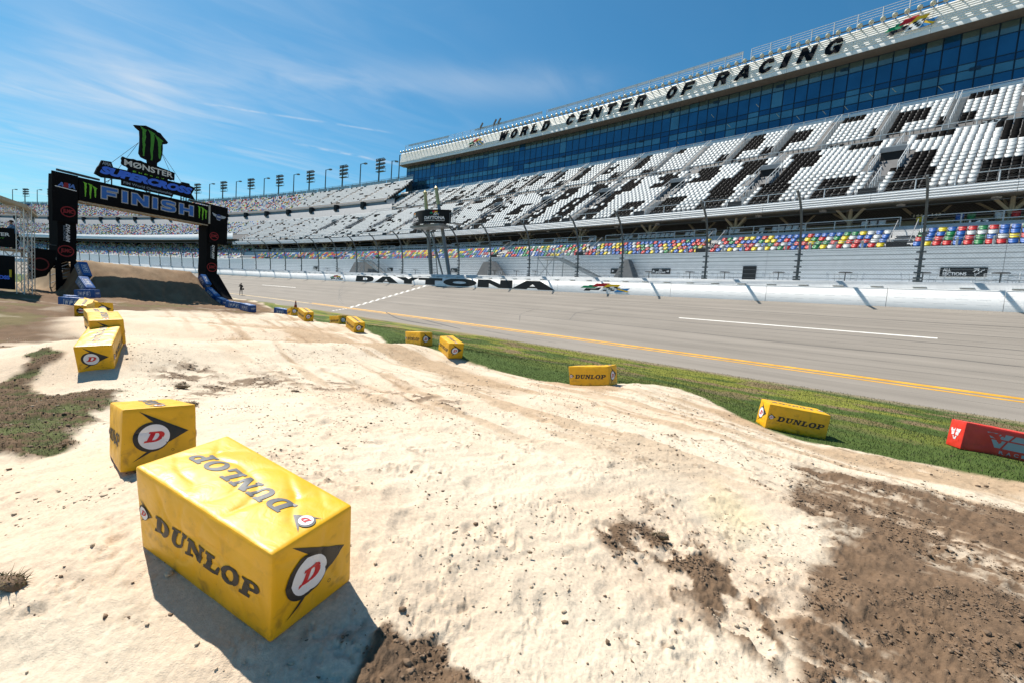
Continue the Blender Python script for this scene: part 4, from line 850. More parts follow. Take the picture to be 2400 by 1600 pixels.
def ar_st(m_,f):
    shape(m_,[[(.70,.52),(.78,.80),(.72,.80),(.72,.88),(.83,.88),(.83,.60),(.80,.60),(.80,.76),(.73,.50)]],f)
    for i in range(4): shape(m_,[[(.74+i*.05,.14+i*.17),(.79+i*.05,.14+i*.17),(.79+i*.05,.31+i*.17),(.775+i*.05,.31+i*.17),(.775+i*.05,.20+i*.17),(.74+i*.05,.20+i*.17)]],f)
def ar(dirs):
    def g(m_,f):
        for x,d in dirs: shape(m_,[[(x,.5),(x+.07*d,.75),(x+.07*d,.58),(x+.14*d,.58),(x+.14*d,.42),(x+.07*d,.42),(x+.07*d,.25)]],f)
    return g
flat_board('direction_sign',2.95,.68,3.98,4.58,6.8,'black ALL SECTIONS board with arrow and stair symbol at the far right','direction boards on the white siding',[('ALL',.06,.24,.56,.9),('SECTIONS',.06,.58,.1,.46)],extra=ar_st)
flat_board('direction_sign',24.7,22.7,4.0,4.55,6.8,'black ALL SECTIONS board with arrows at both ends, left of the dark doorway','direction boards on the white siding',[('ALL',.40,.58,.56,.9),('SECTIONS',.24,.76,.1,.46)],extra=ar([(.04,1),(.96,-1)]))
flat_board('direction_sign',29.6,27.4,4.0,4.55,6.8,'black ALL SECTIONS board behind the fence beside the big metal staircase','direction boards on the white siding',[('ALL',.44,.64,.56,.9),('SECTIONS',.40,.96,.1,.46)],extra=ar([(.06,1)]))
for s,lb in ((55.8,'dark screen-like board on the siding just left of the leaning scoring tower'),(72.5,'dark board on the siding between fence posts left of the start line'),(98,'small dark board on the distant siding near the right leg of the finish arch')): flat_board('wall_board',s+1.5,s,3.9,4.5,6.8,lb,'direction boards on the white siding',[('ALL',.2,.4,.5,.85),('SECTIONS',.1,.6,.1,.42)])
m_=MB();m_.box(P3(14.9+.4,6.84,3.8),(1.1,.08,1.9),Matrix.Rotation(math.atan2(CT(15)[0][1],CT(15)[0][0]),3,'Z'));at(low,m_.build('doorway',BRD))
for s,lb in ((29.6,'144 and 145 boards hung'),(42.4,'small hanging'),(13.5,'144 and 143')):pass
for s,tx,lb in ((4.9,'144 _ 143','rightmost hanging board under the soffit, reading 144 and 143'),(19.9,'145 _ 144','second hanging board from the right under the soffit, 145 and 144'),(34,'146 _ 145','third hanging board from the right under the soffit, 146 and 145'),(48.4,'147 _ 146','hanging board under the soffit closest to the scoring tower, 147 and 146')):
    flat_board('hanging_sign',s+1.0,s-1.0,9.45,9.85,14.5,lb,'boards hung under the upper deck',[(tx,.08,.92,.2,.8)])
for s in np.arange(1,120,5.3):
    m_=MB();m_.box(P3(float(s),12.0,10.12),(.4,.4,.12));at(up,m_.build('soffit_lamp',GREYW))
# ---------------- glass building ----------------
gb=empty('glass_building',P3(50,38,25));tag(gb,'long blue glass skybox building with a white louvred top and large black roof lettering','building')
GL=[]
for i,(c,rg) in enumerate([((.022,.115,.215),.05),((.014,.080,.165),.05),((.085,.21,.27),.07),((.13,.19,.19),.08)]): GL.append(mat('blue_glass_%d'%i,c,rg,.55,.22,.35,spec=.6,coord='Object'))
ROWZ=[26.34,27.82,28.83,29.55,31.65,32.95];MW=1.408;NC=75
sL=104.9
def pane(s0,s1,z0,z1,o,m,name='pane'):
    g=MB();q=[P3(s0-.03,o,z0+.03),P3(s1+.03,o,z0+.03),P3(s1+.03,o,z1-.03),P3(s0-.03,o,z1-.03)];q2=[P3(s0-.03,o+.03,z0+.03),P3(s1+.03,o+.03,z0+.03),P3(s1+.03,o+.03,z1-.03),P3(s0-.03,o+.03,z1-.03)]
    g.add(q+q2,[(0,1,2,3),(7,6,5,4),(0,4,5,1),(1,5,6,2),(2,6,7,3),(3,7,4,0)]);return g
rest_p=MB();cnt=0
pr=random.Random(3)
for c in range(-3,NC+1):
    s0=sL-(NC-c)*MW+MW*0;s1=s0+MW
    if s1>sL+.01: continue
    for r in range(5):
        mi={0:0,1:2,2:1,3:0,4:3}[r]
        if pr.random()<.12: mi=pr.choice([0,1,2])
        g=pane(s1,s0,ROWZ[r],ROWZ[r+1],34.4+pr.uniform(-.004,.004),None)
        if c<57 and cnt<296: at(gb,g.build('pane',GL[mi]));cnt+=1
        else: rest_p.add(g.v,g.f,mi)
at(gb,rest_p.build('far_panes',GL,kind='stuff'))
m_=MB()
for c in range(-3,NC+1):
    s0=sL-(NC-c)*MW;m_.bar(P3(s0,34.38,26.3),P3(s0,34.38,33),.07,.12)
for z in ROWZ:
    for i in range(38): a_=-3+i*2.9;m_.bar(P3(a_,34.38,z),P3(min(a_+2.9,sL),34.38,z),.07,.08)
at(gb,m_.build('mullion_grid',mat('dark_mullion',(.02,.045,.08),.4,.5,0)))
# interior ceilings, screens and lamps seen through the glass
for k in range(14):
    m_=MB();s=3+k*6.9+pr.uniform(-1.5,1.5);z=pr.choice([28.6,32.1,32.3])
    m_.poly([P3(s,34.37,z),P3(s+.9,34.37,z+.05),P3(s+.9,34.37,z+.42),P3(s,34.37,z+.45)]);at(gb,m_.build('screen',mat('dark_screen',(.01,.03,.06),.3,0,0)))
for k in range(12):
    m_=MB();s=8+k*2.6+pr.uniform(-.8,.8);z=pr.choice([28.1,27.2,30.1]);m_.poly([P3(s,34.365,z),P3(s+.08,34.365,z),P3(s+.5,34.365,z+.55),P3(s+.42,34.365,z+.55)]);at(gb,m_.build('interior_lamp',mat('pale_lamp',(.45,.40,.28),.5,0,0)))
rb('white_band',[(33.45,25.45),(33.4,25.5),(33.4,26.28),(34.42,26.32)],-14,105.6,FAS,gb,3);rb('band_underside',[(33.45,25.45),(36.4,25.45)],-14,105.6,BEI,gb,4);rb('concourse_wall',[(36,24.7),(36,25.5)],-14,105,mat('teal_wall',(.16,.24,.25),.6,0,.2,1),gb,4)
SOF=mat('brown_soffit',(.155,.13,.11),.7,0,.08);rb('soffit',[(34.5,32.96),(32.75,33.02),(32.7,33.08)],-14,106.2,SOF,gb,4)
LOU=mat('white_louvre',(.84,.83,.81),.5,0,.04)
lp=[(32.66,33.08),(32.66,33.62)];nl=9
for k in range(nl): z=33.66+k*.262;lp+=[(32.70+.04*k,z),(32.64+.04*k,z+.01),(32.66+.04*k,z+.20),(32.72+.04*k,z+.215)]
lp+=[(33.1,36.05),(33.9,36.05),(33.9,38.0)]
for k in range(17): rb('louvre_panel',lp[:-2]+[(34.6,36.05)],-12+k*6.925+.01,-12+(k+1)*6.925-.01,LOU,gb,3.5)
rb('back_slope',[(34.6,36.0),(42,36),(42,-2)],-14,105.7,GREYW,gb,8)
m_=MB();m_.poly([P3(104.95,34.4,26.3),P3(104.95,42,26.3),P3(104.95,42,33),P3(104.95,34.4,33)],0);m_.poly([P3(105.75,32.7,33.05),P3(105.75,42,33.05),P3(105.75,42,36.05),P3(105.75,33.1,36.05)],1);m_.poly([P3(104.95,33.4,24.8),P3(104.95,42,24.8),P3(104.95,42,26.3),P3(104.95,33.4,26.3)],2)
for i in range(1,6): m_.bar(P3(105,34.4+i*1.3,26.3),P3(105,34.4+i*1.3,33),.07,.1,3)
for z in ROWZ: m_.bar(P3(105,34.4,z),P3(105,42,z),.07,.1,3)
m_.bar(P3(105.8,32.6,33.05),P3(105.8,42,33.05),.1,.16,1)
at(gb,m_.build('end_wall',[mat('pale_end_glass',(.12,.36,.42),.15,.2,.3,.3),LOU,FAS,mat('dark_mullion',(.02,.045,.08),.4,.5,0)]))
def _rb(*rects): return [list(r) for r in rects]
RF={'I':[[(0,0),(0,1),(1,1),(1,0)]],
'L':[[(0,0),(0,1),(.34,1),(.34,.28),(1,.28),(1,0)]],
'T':[[(0,1),(1,1),(1,.72),(.67,.72),(.67,0),(.33,0),(.33,.72),(0,.72)]],
'F':[[(0,0),(0,1),(1,1),(1,.73),(.34,.73),(.34,.60),(.9,.60),(.9,.35),(.34,.35),(.34,0)]],
'E':[[(0,0),(0,1),(1,1),(1,.74),(.34,.74),(.34,.62),(.92,.62),(.92,.38),(.34,.38),(.34,.26),(1,.26),(1,0)]],
'N':[[(0,0),(0,1),(.34,1),(.68,.50),(.68,1),(1,1),(1,0),(.68,0),(.32,.50),(.32,0)]],
'A':[[(-.05,0),(.33,1),(.69,1),(1.05,0),(.72,0),(.66,.18),(.34,.18),(.28,0)],[(.42,.42),(.58,.42),(.5,.70)]],
'W':[[(0,1),(.27,1),(.33,.45),(.42,1),(.60,1),(.69,.45),(.76,1),(1,1),(.84,0),(.58,0),(.50,.50),(.42,0),(.17,0)]],
'O':[[(.5+.5*math.cos(i*.2618),.5+.52*math.sin(i*.2618)) for i in range(24)],[(.5+.17*math.cos(i*.2618),.5+.25*math.sin(i*.2618)) for i in range(24)]],
'D':[[(0,0),(0,1),(.6,1),(.88,.86),(1,.5),(.88,.14),(.6,0)],[(.33,.26),(.33,.74),(.55,.74),(.66,.5),(.55,.26)]],
'R':[[(0,0),(0,1),(.7,1),(.95,.88),(.98,.62),(.82,.46),(1.0,0),(.64,0),(.50,.38),(.34,.38),(.34,0)],[(.34,.60),(.34,.77),(.56,.77),(.63,.685),(.56,.60)]],
'C':[[(.98,.66),(.85,.92),(.5,1.02),(.14,.88),(0,.5),(.14,.12),(.5,-.02),(.85,.08),(.98,.34),(.66,.36),(.52,.24),(.38,.30),(.33,.5),(.38,.70),(.52,.76),(.66,.64)]],
'G':[[(.98,.68),(.85,.93),(.5,1.02),(.14,.88),(0,.5),(.14,.12),(.48,-.02),(.72,.06),(.76,0),(1,0),(1,.54),(.52,.54),(.52,.34),(.70,.34),(.52,.23),(.38,.30),(.33,.5),(.38,.70),(.52,.77),(.66,.66)]]}
def shape2(mb,rings,fn,depth):
    v,f=poly_fill(rings);mb.add([fn(a,b) for a,b in v],f)
    for r_ in rings:
        n=len(r_);mb.add([fn(a,b) for a,b in r_]+[fn(a,b,depth) for a,b in r_],[(i,(i+1)%n,(i+1)%n+n,i+n) for i in range(n)])
LETM=mat('roof_letter',(.006,.008,.013),.8,0,0,spec=.05)
def word(w,sa,sb):
    n=len(w);xs={'I':.55};wd=[.5 if c=='I' else (1.25 if c=='W' else 1) for c in w];gap=.52;tot=sum(wd)+gap*(n-1);p=0
    for c,d in zip(w,wd):
        a_=sa+(sb-sa)*p/tot;b_=sa+(sb-sa)*(p+d)/tot;p+=d+gap
        m_=MB();fn=lambda u,v,dd=0:P3(u-.26*(v-33.9),32.55+(v-33.9)*.165-.02+dd,v)
        shape2(m_,[[(a_-.05+(b_-a_+.1)*p_[0],33.85+1.85*p_[1]) for p_ in r_] for r_ in RF[c]],fn,.05);at(gb,m_.build('roof_letter',LETM))
word('WORLD',74.2,61.6);word('CENTER',57.9,42.6);word('OF',39.2,35.1);word('RACING',32.0,17.0)
for sa,sb in ((82.9,78.2),(12.9,8.35)):
    m_=MB();flags(m_,lambda u,v,l,sa=sa,sb=sb:P3(sa+(sb-sa)*u-.3*v,32.5+v*.28-.004*l,33.85+v*1.75),1,1);at(gb,m_.build('flag_emblem',FM))
# floodlights along the roof edge and the roof railing
LHM=mat('lamp_housing',(.62,.58,.46),.35,.3,.05);LH2=mat('lamp_glass',(.75,.68,.48),.2,0,0);DKB=mat('dark_bracket',(.10,.10,.10),.6,.2,0)
bm=bmesh.new();bmesh.ops.create_uvsphere(bm,u_segments=10,v_segments=6,radius=.29)
for v in bm.verts: v.co.y*=.75
fm=bpy.data.meshes.new('floodlight');bm.to_mesh(fm);bm.free();fm.materials.append(LHM)
s=-6.;k=0
while s<105.4:
    x,y=C(s,32.45);o_=bpy.data.objects.new('floodlight',fm);COL.objects.link(o_);o_.location=(float(x),float(y),36.2);o_.rotation_euler=(-.6,0,math.atan2(CT(s)[0][1],CT(s)[0][0]));at(gb,o_);s+=1.06
m_=MB()
s=-6.
while s<105: m_.bar(P3(s,32.6,36.1),P3(s,33.2,36.05),.08);m_.bar(P3(s,32.5,36.3),P3(s+.3,33.2,36.1),.05);s+=1.06
for i in range(56): m_.bar(P3(-7+i*2,32.62,36.12),P3(-5+i*2,32.62,36.12),.12)
at(gb,m_.build('lamp_bracket',DKB))
m_=MB()
for a_,b_ in((-8,27.6),(28.7,63),(64.1,105)): rail(m_,a_,b_,33.6,(37.3,37.6,37.9,38.2),.025,2,2.35,36.0,.045)
for a_,b_ in((28.7,63),(64.1,84),(90,105)): m_.add(*( (lambda L:(L,[(i,i+1,i+2,i+3) for i in range(0,len(L),4)]))([p for i in range(int((b_-a_)/2.0)) for p in (P3(a_+i*2,33.58,37.75),P3(a_+i*2+1.95,33.58,37.75),P3(a_+i*2+1.95,33.58,38.2),P3(a_+i*2,33.58,38.2))])))
at(gb,m_.build('roof_railing',GAL))
for s in (80.2,76.4,75.2):
    m_=MB();m_.bar(P3(s,33.4,38.1),P3(s-.8,33.2,38.9),.25,.3);m_.bar(P3(s,33.4,36.2),P3(s,33.4,38.2),.1);at(gb,m_.build('roof_camera',DKB))
# ---------------- light poles ----------------
POLE=mat('pole_dark_green',(.07,.10,.10),.5,.3,.05);FLD=mat('flood_head',(.20,.21,.22),.5,.2,0)
def rotz(s): return math.atan2(CT(s)[0][1],CT(s)[0][0])
def rack():
    t=empty('floodlight_mast');m_=MB();m_.tube([(0,0,-14),(0,0,7.6)],[.3,.17],8);m_.build('pole',POLE,t)
    m_=MB()
    for z in(5.0,6.0,7.0,7.7): m_.bar((-1.7,-.1,z),(1.7,-.1,z),.12)
    m_.box((-.6,0,4.2),(3.2,.9,.1));
    for x in(-2.2,1.0): m_.bar((x,-.45,4.2),(x,-.45,5.0),.05)
    m_.bar((-2.2,-.45,5.0),(1.0,-.45,5.0),.05);m_.build('crossarm',POLE,t)
    for z in(5.15,6.1,7.05):
        for i in range(5):
            m_=MB();m_.tube([(-1.6+i*.8,-.5,z+.2),(-1.6+i*.8,-.1,z+.5)],[.34,.18],8);m_.build('lamp_head',FLD,t)
    return t
def single():
    t=empty('street_light');m_=MB();m_.tube([(0,0,-14),(0,0,7.2)],[.22,.13],8);m_.build('pole',POLE,t)
    m_=MB();m_.bar((0,0,7.1),(-1.1,-.6,7.5),.12);m_.build('arm',POLE,t);m_=MB();m_.box((-1.2,-.7,7.35),(.95,.55,.35));m_.build('lamp_head',FLD,t)
    m_=MB();m_.box((0,-.2,1.0),(.4,.4,.6));m_.build('junction_box',FLD,t);return t
A0=rack();B0=single();ks=0
nm_=['nearest the glass building','second from the glass building','third from the glass building','fourth from the glass building','fifth from the glass building','sixth from the glass building']
s=114.;i=0
while s<330:
    big=i%2==0;t=(A0 if big else B0) if i<2 else dup(A0 if big else B0)
    t.location=P3(s,32.9,28.2 if True else 0);t.rotation_euler=(0,0,rotz(s)+math.pi*0)
    k=i//2;ORD=['first','second','third','fourth','fifth','sixth','seventh','eighth','ninth','tenth','eleventh','twelfth','thirteenth','fourteenth','fifteenth'];far_='behind the distant grandstand left of the finish arch' if s>262 else ('behind the top tier above the finish arch' if s>205 else 'behind the top tier')
    lab='%s %s counted leftwards from the glass building, behind the top tier'%(ORD[min(k,14)],'floodlight mast with lamp rack' if big else 'single-head light pole')
    tag(t,lab,'light pole','masts and light poles along the rim of the far grandstand');s+=7.75;i+=1
for s,zt,lb in ((113.0,38.6,'tall thin light pole in the gap right beside the glass building'),(116.0,37.4,'tall thin light pole left of its taller neighbour by the glass building')):
    t=dup(B0);t.location=P3(s,38.7,zt-7.4);t.rotation_euler=(0,0,rotz(s)+.8);tag(t,lb,'light pole','masts and light poles along the rim of the far grandstand')
    m_=MB();m_.tube([(0,0,-40),(0,0,-13.9)],[.3,.22],8);m_.build('lower_pole',POLE,t)
# ---------------- scoring tower ----------------
tw=empty('scoring_tower',P3(54,1.6,3));tag(tw,'leaning twin-column scoring tower with a curved black sign, behind the fence at the start line','tower')
GT=mat('brushed_steel',(.22,.22,.225),.4,.6,.05);GOLD=mat('gold_cap',(.52,.43,.20),.35,.4,.05)
c1=[P3(55.6,1.9,3.0),P3(57.1,1.5,12.2)];c2=[P3(51.6,1.9,3.0),P3(54.4,1.5,12.6)]
for a_,b_ in (c1,c2):
    m_=MB();m_.tube([a_,b_],[.27,.23],12);at(tw,m_.build('column',GT));d=(b_-a_).normalized();m_=MB();m_.tube([b_,b_+d*2.3],[.25,.23],12);m_.tube([b_+d*2.3,b_+d*2.4,b_+d*2.75],[.29,.29,.03],12);at(tw,m_.build('column_cap',GOLD))  # gold-coloured tops on both columns
m_=MB()
la,lb_=P3(54.7,1.2,3),P3(56.0,1.1,9.2);ra,rb2=P3(53.3,1.2,3),P3(54.7,1.1,9.2)
m_.bar(la,lb_,.09);m_.bar(ra,rb2,.09)
for i in range(16): t=i/16;m_.bar(la.lerp(lb_,t),ra.lerp(rb2,t),.05)
m_.bar(P3(55,.9,9),P3(52.2,1.2,3),.16);at(tw,m_.build('ladder',GT))
def sgn(u,v,o=0):   # curved board, u 0..1 left to right
    a_=(u-.5)*1.5;s=54.4-4.0*math.sin(a_)/math.sin(.75)*1.0;oo_=-1.1+2.6*(1-math.cos(a_))/(1-math.cos(.75))*.55
    return P3(s,oo_-o,9.65+v*1.75)
m_=MB();N=18
for i in range(N):
    a_,b_=i/N,(i+1)/N;m_.add([sgn(a_,0),sgn(b_,0),sgn(b_,1),sgn(a_,1),sgn(a_,0,-.25),sgn(b_,0,-.25),sgn(b_,1,-.25),sgn(a_,1,-.25)],[(0,1,2,3),(4,7,6,5),(3,2,6,7),(0,4,5,1)])
m_.add([sgn(0,0),sgn(0,1),sgn(0,1,-.25),sgn(0,0,-.25),sgn(1,0),sgn(1,1),sgn(1,1,-.25),sgn(1,0,-.25)],[(0,1,2,3),(4,7,6,5)])
at(tw,m_.build('sign_board',mat('led_black',(.004,.004,.005),.8,0,0)))
m_=MB();m_.box(P3(54.6,.6,9.45),(6.6,2.3,.28),Matrix.Rotation(rotz(53),3,'Z'));m_.box(P3(49.3,.8,9.6),(1.2,1.4,.08),Matrix.Rotation(rotz(53),3,'Z'))
for i in range(5): m_.bar(P3(48.9+i*.3,.1,9.6),P3(48.9+i*.3,.1,10.9),.04)
m_.bar(P3(48.8,.1,10.9),P3(50.2,.1,10.9),.05);m_.box(P3(56.4,-.2,9.7),(.9,1.6,.1),Matrix.Rotation(rotz(53),3,'Z'));at(tw,m_.build('platform',mat('platform_steel',(.22,.22,.22),.5,.3,.1)))
for u0,u1 in ((.04,.40),(.56,.93)):
    m_=MB();letter(m_,'DAYTONA',lambda u,v:sgn(u,v,.03),u0,u1,.28,.52,0,.04);letter(m_,'INTERNATIONAL SPEEDWAY',lambda u,v:sgn(u,v,.03),u0,u1,.16,.23,0,.03);at(tw,m_.build('lettering',mat('led_pink',(.9,.85,.85),.5,0,0)))
    m_=MB();flags(m_,lambda u,v,l,u0=u0,u1=u1:sgn(u0+(u1-u0)*(.28+.48*u),.56+.36*v,.03+.004*l),1,1);at(tw,m_.build('flag_emblem',FM))
# ---------------- metal stairs behind the fence ----------------
def stair(sa,sb,o,label,run=5.2):
    t=empty('metal_staircase',P3(sa,o,2.95));tag(t,label,'staircase','metal staircases from the fence walkway to the seats');STG=mat('stair_steel',(.34,.36,.37),.5,.3,.08)
    d=1 if sb>sa else -1
    for oo_ in(o,o+1.3):
        m_=MB();m_.bar(P3(sa,oo_,2.95),P3(sb,oo_,5.5),.08,.25);at(t,m_.build('stringer',STG))
    m_=MB()
    for i in range(15): q=i/15;m_.box(P3(sa+(sb-sa)*q,o+.65,2.95+2.55*q),(.3,1.25,.04),Matrix.Rotation(rotz(sa),3,'Z'))
    at(t,m_.build('steps',STG,kind=None))
    for oo_ in(o,o+1.3):
        m_=MB()
        for h in(.55,1.0): m_.bar(P3(sa,oo_,2.95+h),P3(sb,oo_,5.5+h),.045);m_.bar(P3(sb,oo_,5.5+h),P3(sb+d*2.6,oo_,5.5+h),.045)
        for i in range(6): q=i/5;m_.bar(P3(sa+(sb-sa)*q,oo_,2.95+2.55*q),P3(sa+(sb-sa)*q,oo_,3.95+2.55*q),.045)
        at(t,m_.build('handrail',GAL))
    m_=MB();m_.box(P3(sb+d*1.3,o+.9,5.45),(2.7,2.0,.12),Matrix.Rotation(rotz(sa),3,'Z'))
    for q in(.1,2.5):
        for oo_ in(o,o+1.7): m_.bar(P3(sb+d*q,oo_,2.95),P3(sb+d*q,oo_,6.5),.09)
    m_.bar(P3(sb+d*.1,o,3),P3(sb+d*2.5,o,5.4),.05);m_.bar(P3(sb+d*2.5,o,3),P3(sb+d*.1,o,5.4),.05);at(t,m_.build('platform',STG));return t
stair(28.4,35.0,3.6,'grey metal staircase behind the fence in the middle, right of the leaning tower')
stair(-5.6,-1.0,4.2,'bottom of a metal staircase at the far right edge of the frame')if False else None
stair(70.3,76.3,3.6,'metal staircase with pale handrails behind the fence left of the painted start line')
m_=MB();t=empty('handrail_ramp',P3(-1.5,4.6,2.95));tag(t,'pale sloping handrails at the far right edge behind the wall','railing')
for oo_ in(4.4,5.5):
    for h in(0,.22,.45): m_.bar(P3(1.2,oo_,2.95+h),P3(-3,oo_,3.9+h),.05)
for q in(0,.5,1.): m_.bar(P3(1.2-4*q,4.4,2.8+.95*q),P3(1.2-4*q,4.4,3.5+.95*q),.06)
at(t,m_.build('rails',GAL))
NET=mat('grey_netting',(.13,.135,.14),.9,0,.15,2)
for (sa,sb,sc_,lb) in ((26.9,25.6,28.4,'dark grey netting wedge leaning on the siding right of the middle staircase'),(48.5,44.9,50.2,'dark grey netting wedge beside the base of the leaning scoring tower'),(80.5,73,84,'dark grey net mound behind the fence left of the second staircase')):
    t=empty('netting_wedge',P3(sa,5.5,2.95));tag(t,lb,'netting');m_=MB();a_=[P3(sb,5.2,2.95),P3(sc_,5.2,2.95),P3(sc_-.8,5.9,5.3),P3((sb+sc_)/2,5.9,5.4)];b_=[P3(sb,6.6,2.95),P3(sc_,6.6,2.95),P3(sc_-.8,6.6,5.3),P3((sb+sc_)/2,6.6,5.4)]
    m_.add(a_+b_,[(0,1,2,3),(0,4,5,1),(1,5,6,2),(2,6,7,3),(3,7,4,0)]);at(t,m_.build('net',NET))
# ---------------- tables and chairs on the walkway ----------------
TBL=mat('dark_table',(.06,.06,.055),.5,0,.1);CHM=mat('chair_grey',(.52,.54,.56),.5,.2,.05)
tb=empty('bistro_table');m_=MB();m_.tube([(0,0,1.02),(0,0,1.06)],[.42,.42],14);m_.build('table_top',TBL,tb);m_=MB();m_.tube([(0,0,0),(0,0,1.03)],[.035,.035],8);m_.tube([(0,0,0),(0,0,.03)],[.25,.2],10);m_.build('leg',TBL,tb)
chh=empty('bistro_chair');m_=MB();m_.box((0,0,.62),(.40,.40,.03));m_.build('seat',CHM,chh);m_=MB();m_.bar((-.19,.2,.62),(-.2,.27,1.02),.025);m_.bar((.19,.2,.62),(.2,.27,1.02),.025);m_.bar((-.2,.27,1.0),(.2,.27,1.0),.03);m_.bar((-.2,.25,.88),(.2,.25,.88),.025);m_.build('backrest',CHM,chh)
for i in(-1,1):
    for j in(-1,1):
        m_=MB();m_.bar((i*.18,j*.18,.62),(i*.21,j*.22,0),.022);m_.build('leg',CHM,chh)
tpos=[.0,3.55,7.8,12.2,16.4,19.5,23.6,38.5,41.6,45.5,59,62.8,66.6,86,90,94]
tl=['at the right edge by the sloping handrails','right of the rightmost tall fence post','second to the left of the rightmost fence post','midway along the bright siding','fourth from the right','in front of the dark doorway','below the double-arrow board','left of the middle staircase','second left of the middle staircase','near the netting beside the scoring tower','left of the scoring tower','second left of the scoring tower','third left of the scoring tower','beyond the second staircase','second beyond the second staircase','near the right leg of the finish arch']
fst=True
for i,s in enumerate(tpos):
    t=tb if i==0 else dup(tb);t.location=P3(s,4.4,2.94);tag(t,'tall dark bistro table behind the fence, '+tl[i],'table','bistro tables on the fence walkway')
    for k,(ds,rz) in enumerate([(-.85,math.pi/2),(-.42,.4),(.42,-.5),(.85,-math.pi/2)]):
        c=chh if fst else dup(chh);fst=False;c.location=P3(s+ds,4.4+(.35 if k in(1,2) else 0),2.94);c.rotation_euler=(0,0,rotz(s)+rz)
        tag(c,'%s metal chair at the table %s'%(['right','right front','left front','left'][k],tl[i]),'chair','chairs around the bistro tables')
# ---------------- finish arch ----------------
AO=Vector((-37.201,39.469,0));AD=Vector((.36775,.92992,0)).normalized();AN=Vector((.92992,-.36775,0)).normalized()
def A(u,w,z): return AO+AD*u+AN*w+Vector((0,0,z))
BLK=mat('black_banner_fabric',(.006,.006,.007),.85,0,.2,1.2,.25,3,spec=.12);TRS=mat('beige_truss',(.42,.36,.27),.6,.1,.15,2);TRB=mat('dark_truss',(.05,.05,.055),.5,.3,0)
arch=empty('finish_arch',A(5.5,0,-1.9));tag(arch,'tall black inflatable-style finish gate with blue FINISH lettering over the dirt jump','finish arch')
def ab(name,u0,u1,z0,z1,w0,w1,m,seg=1,wav=0):
    m_=MB();n=max(1,seg);f=lambda t:wav*math.sin(t*9.1)
    for i in range(n):
        za,zb_=z0+(z1-z0)*i/n,z0+(z1-z0)*(i+1)/n
        p=[A(u0+f(za),w0,za),A(u1-f(za*1.3),w0,za),A(u1-f(zb_*1.3),w0,zb_),A(u0+f(zb_),w0,zb_)];q=[A(u0+f(za),w1,za),A(u1-f(za*1.3),w1,za),A(u1-f(zb_*1.3),w1,zb_),A(u0+f(zb_),w1,zb_)]
        m_.add(p+q,[(0,1,2,3),(4,7,6,5),(0,3,7,4),(1,5,6,2)]+([(0,4,5,1)] if i==0 else [])+([(3,2,6,7)] if i==n-1 else []))
    return at(arch,m_.build(name,m))
# jogged edges of the banners read as hanging cloth
ab('left_pillar',-1.38,-.12,.65,7.65,.25,-1.0,BLK,9,.03);ab('left_wing',-1.76,-.08,3.82,7.74,.42,.26,BLK,7,.02)
ab('right_pillar',10.95,12.18,.6,7.7,.25,-1.0,BLK,9,.03);ab('right_wing',11.14,13.11,3.93,7.95,.42,.26,BLK,7,.02)
ab('banner_beam',.0,11.0,5.84,7.69,.36,-.2,BLK);ab('crown_board',11.0,11.16,5.9,7.8,.45,.2,mat('pale_edge',(.5,.45,.38),.7,0,0))
m_=MB()
for i in range(22):
    a_=i*.5
    for w in(.3,-.9): m_.bar(A(a_,w,5.72),A(a_+.5,w,5.72),.09)
    m_.bar(A(a_,.3,5.72),A(a_+.5,-.9,5.72),.06);m_.bar(A(a_,-.9,5.72),A(a_,.3,5.72),.06)
    m_.bar(A(a_,-.9,5.72),A(a_+.25,-.9,6.5),.05)
m_.poly([A(0,.3,5.80),A(11,.3,5.80),A(11,-1.0,5.80),A(0,-1.0,5.80)])
at(arch,m_.build('beam_truss',TRS))
m_=MB()
for u in(-.3,.4,10.2,11.6): m_.bar(A(u-1,.0,7.95),A(u+1.2,.0,7.9),.16)
at(arch,m_.build('top_ballast',mat('dark_grey',(.09,.09,.09),.8,0,.2)))
# legs and the cloth flaring down at the foot
m_=MB();m_.add([A(10.82,.3,.9),A(12.3,.3,.7),A(13.25,1.4,-1.95),A(11.5,2.2,-1.9),A(10.9,-.9,.9),A(12.3,-1,.7),A(13.2,-1,-1.95),A(11.2,-1,-1.6)],[(0,1,2,3),(4,7,6,5),(1,5,6,2),(0,3,7,4)]);at(arch,m_.build('right_foot_cloth',BLK))
m_=MB();m_.add([A(-1.5,.2,.7),A(-1.15,.25,.7),A(-.95,.3,-1.95),A(-1.6,.5,-1.95),A(-.55,.3,.75),A(-.1,.3,.75),A(.0,.8,-1.95),A(-.75,.6,-1.95)],[(0,1,2,3),(4,5,6,7)])
m_.add([A(-1.15,.3,-.9),A(-.5,.35,-.6),A(-.45,.4,-1.95),A(-1.2,.4,-1.95)],[(0,1,2,3)]);m_.add([A(-1.5,-.9,.7),A(-.1,-.9,.7),A(-.1,-.9,-.2),A(-1.5,-.9,.1)],[(0,1,2,3)])
at(arch,m_.build('left_foot_cloth',BLK))
m_=MB()
for u in(-1.35,-.15,10.95,12.15):
    for w in(.1,-.9): m_.bar(A(u,w,-2.0),A(u,w,.9),.07)
for u in(-1.35,10.95):
    for i in range(4): z=-1.9+i*.65;m_.bar(A(u,.1,z),A(u+1.2,.1,z+.65),.05);m_.bar(A(u,-.9,z),A(u+1.2,-.9,z+.65),.05);m_.bar(A(u,.1,z),A(u+1.2,.1,z),.05)
at(arch,m_.build('leg_truss',mat('alu_truss',(.45,.45,.44),.4,.5,0)))
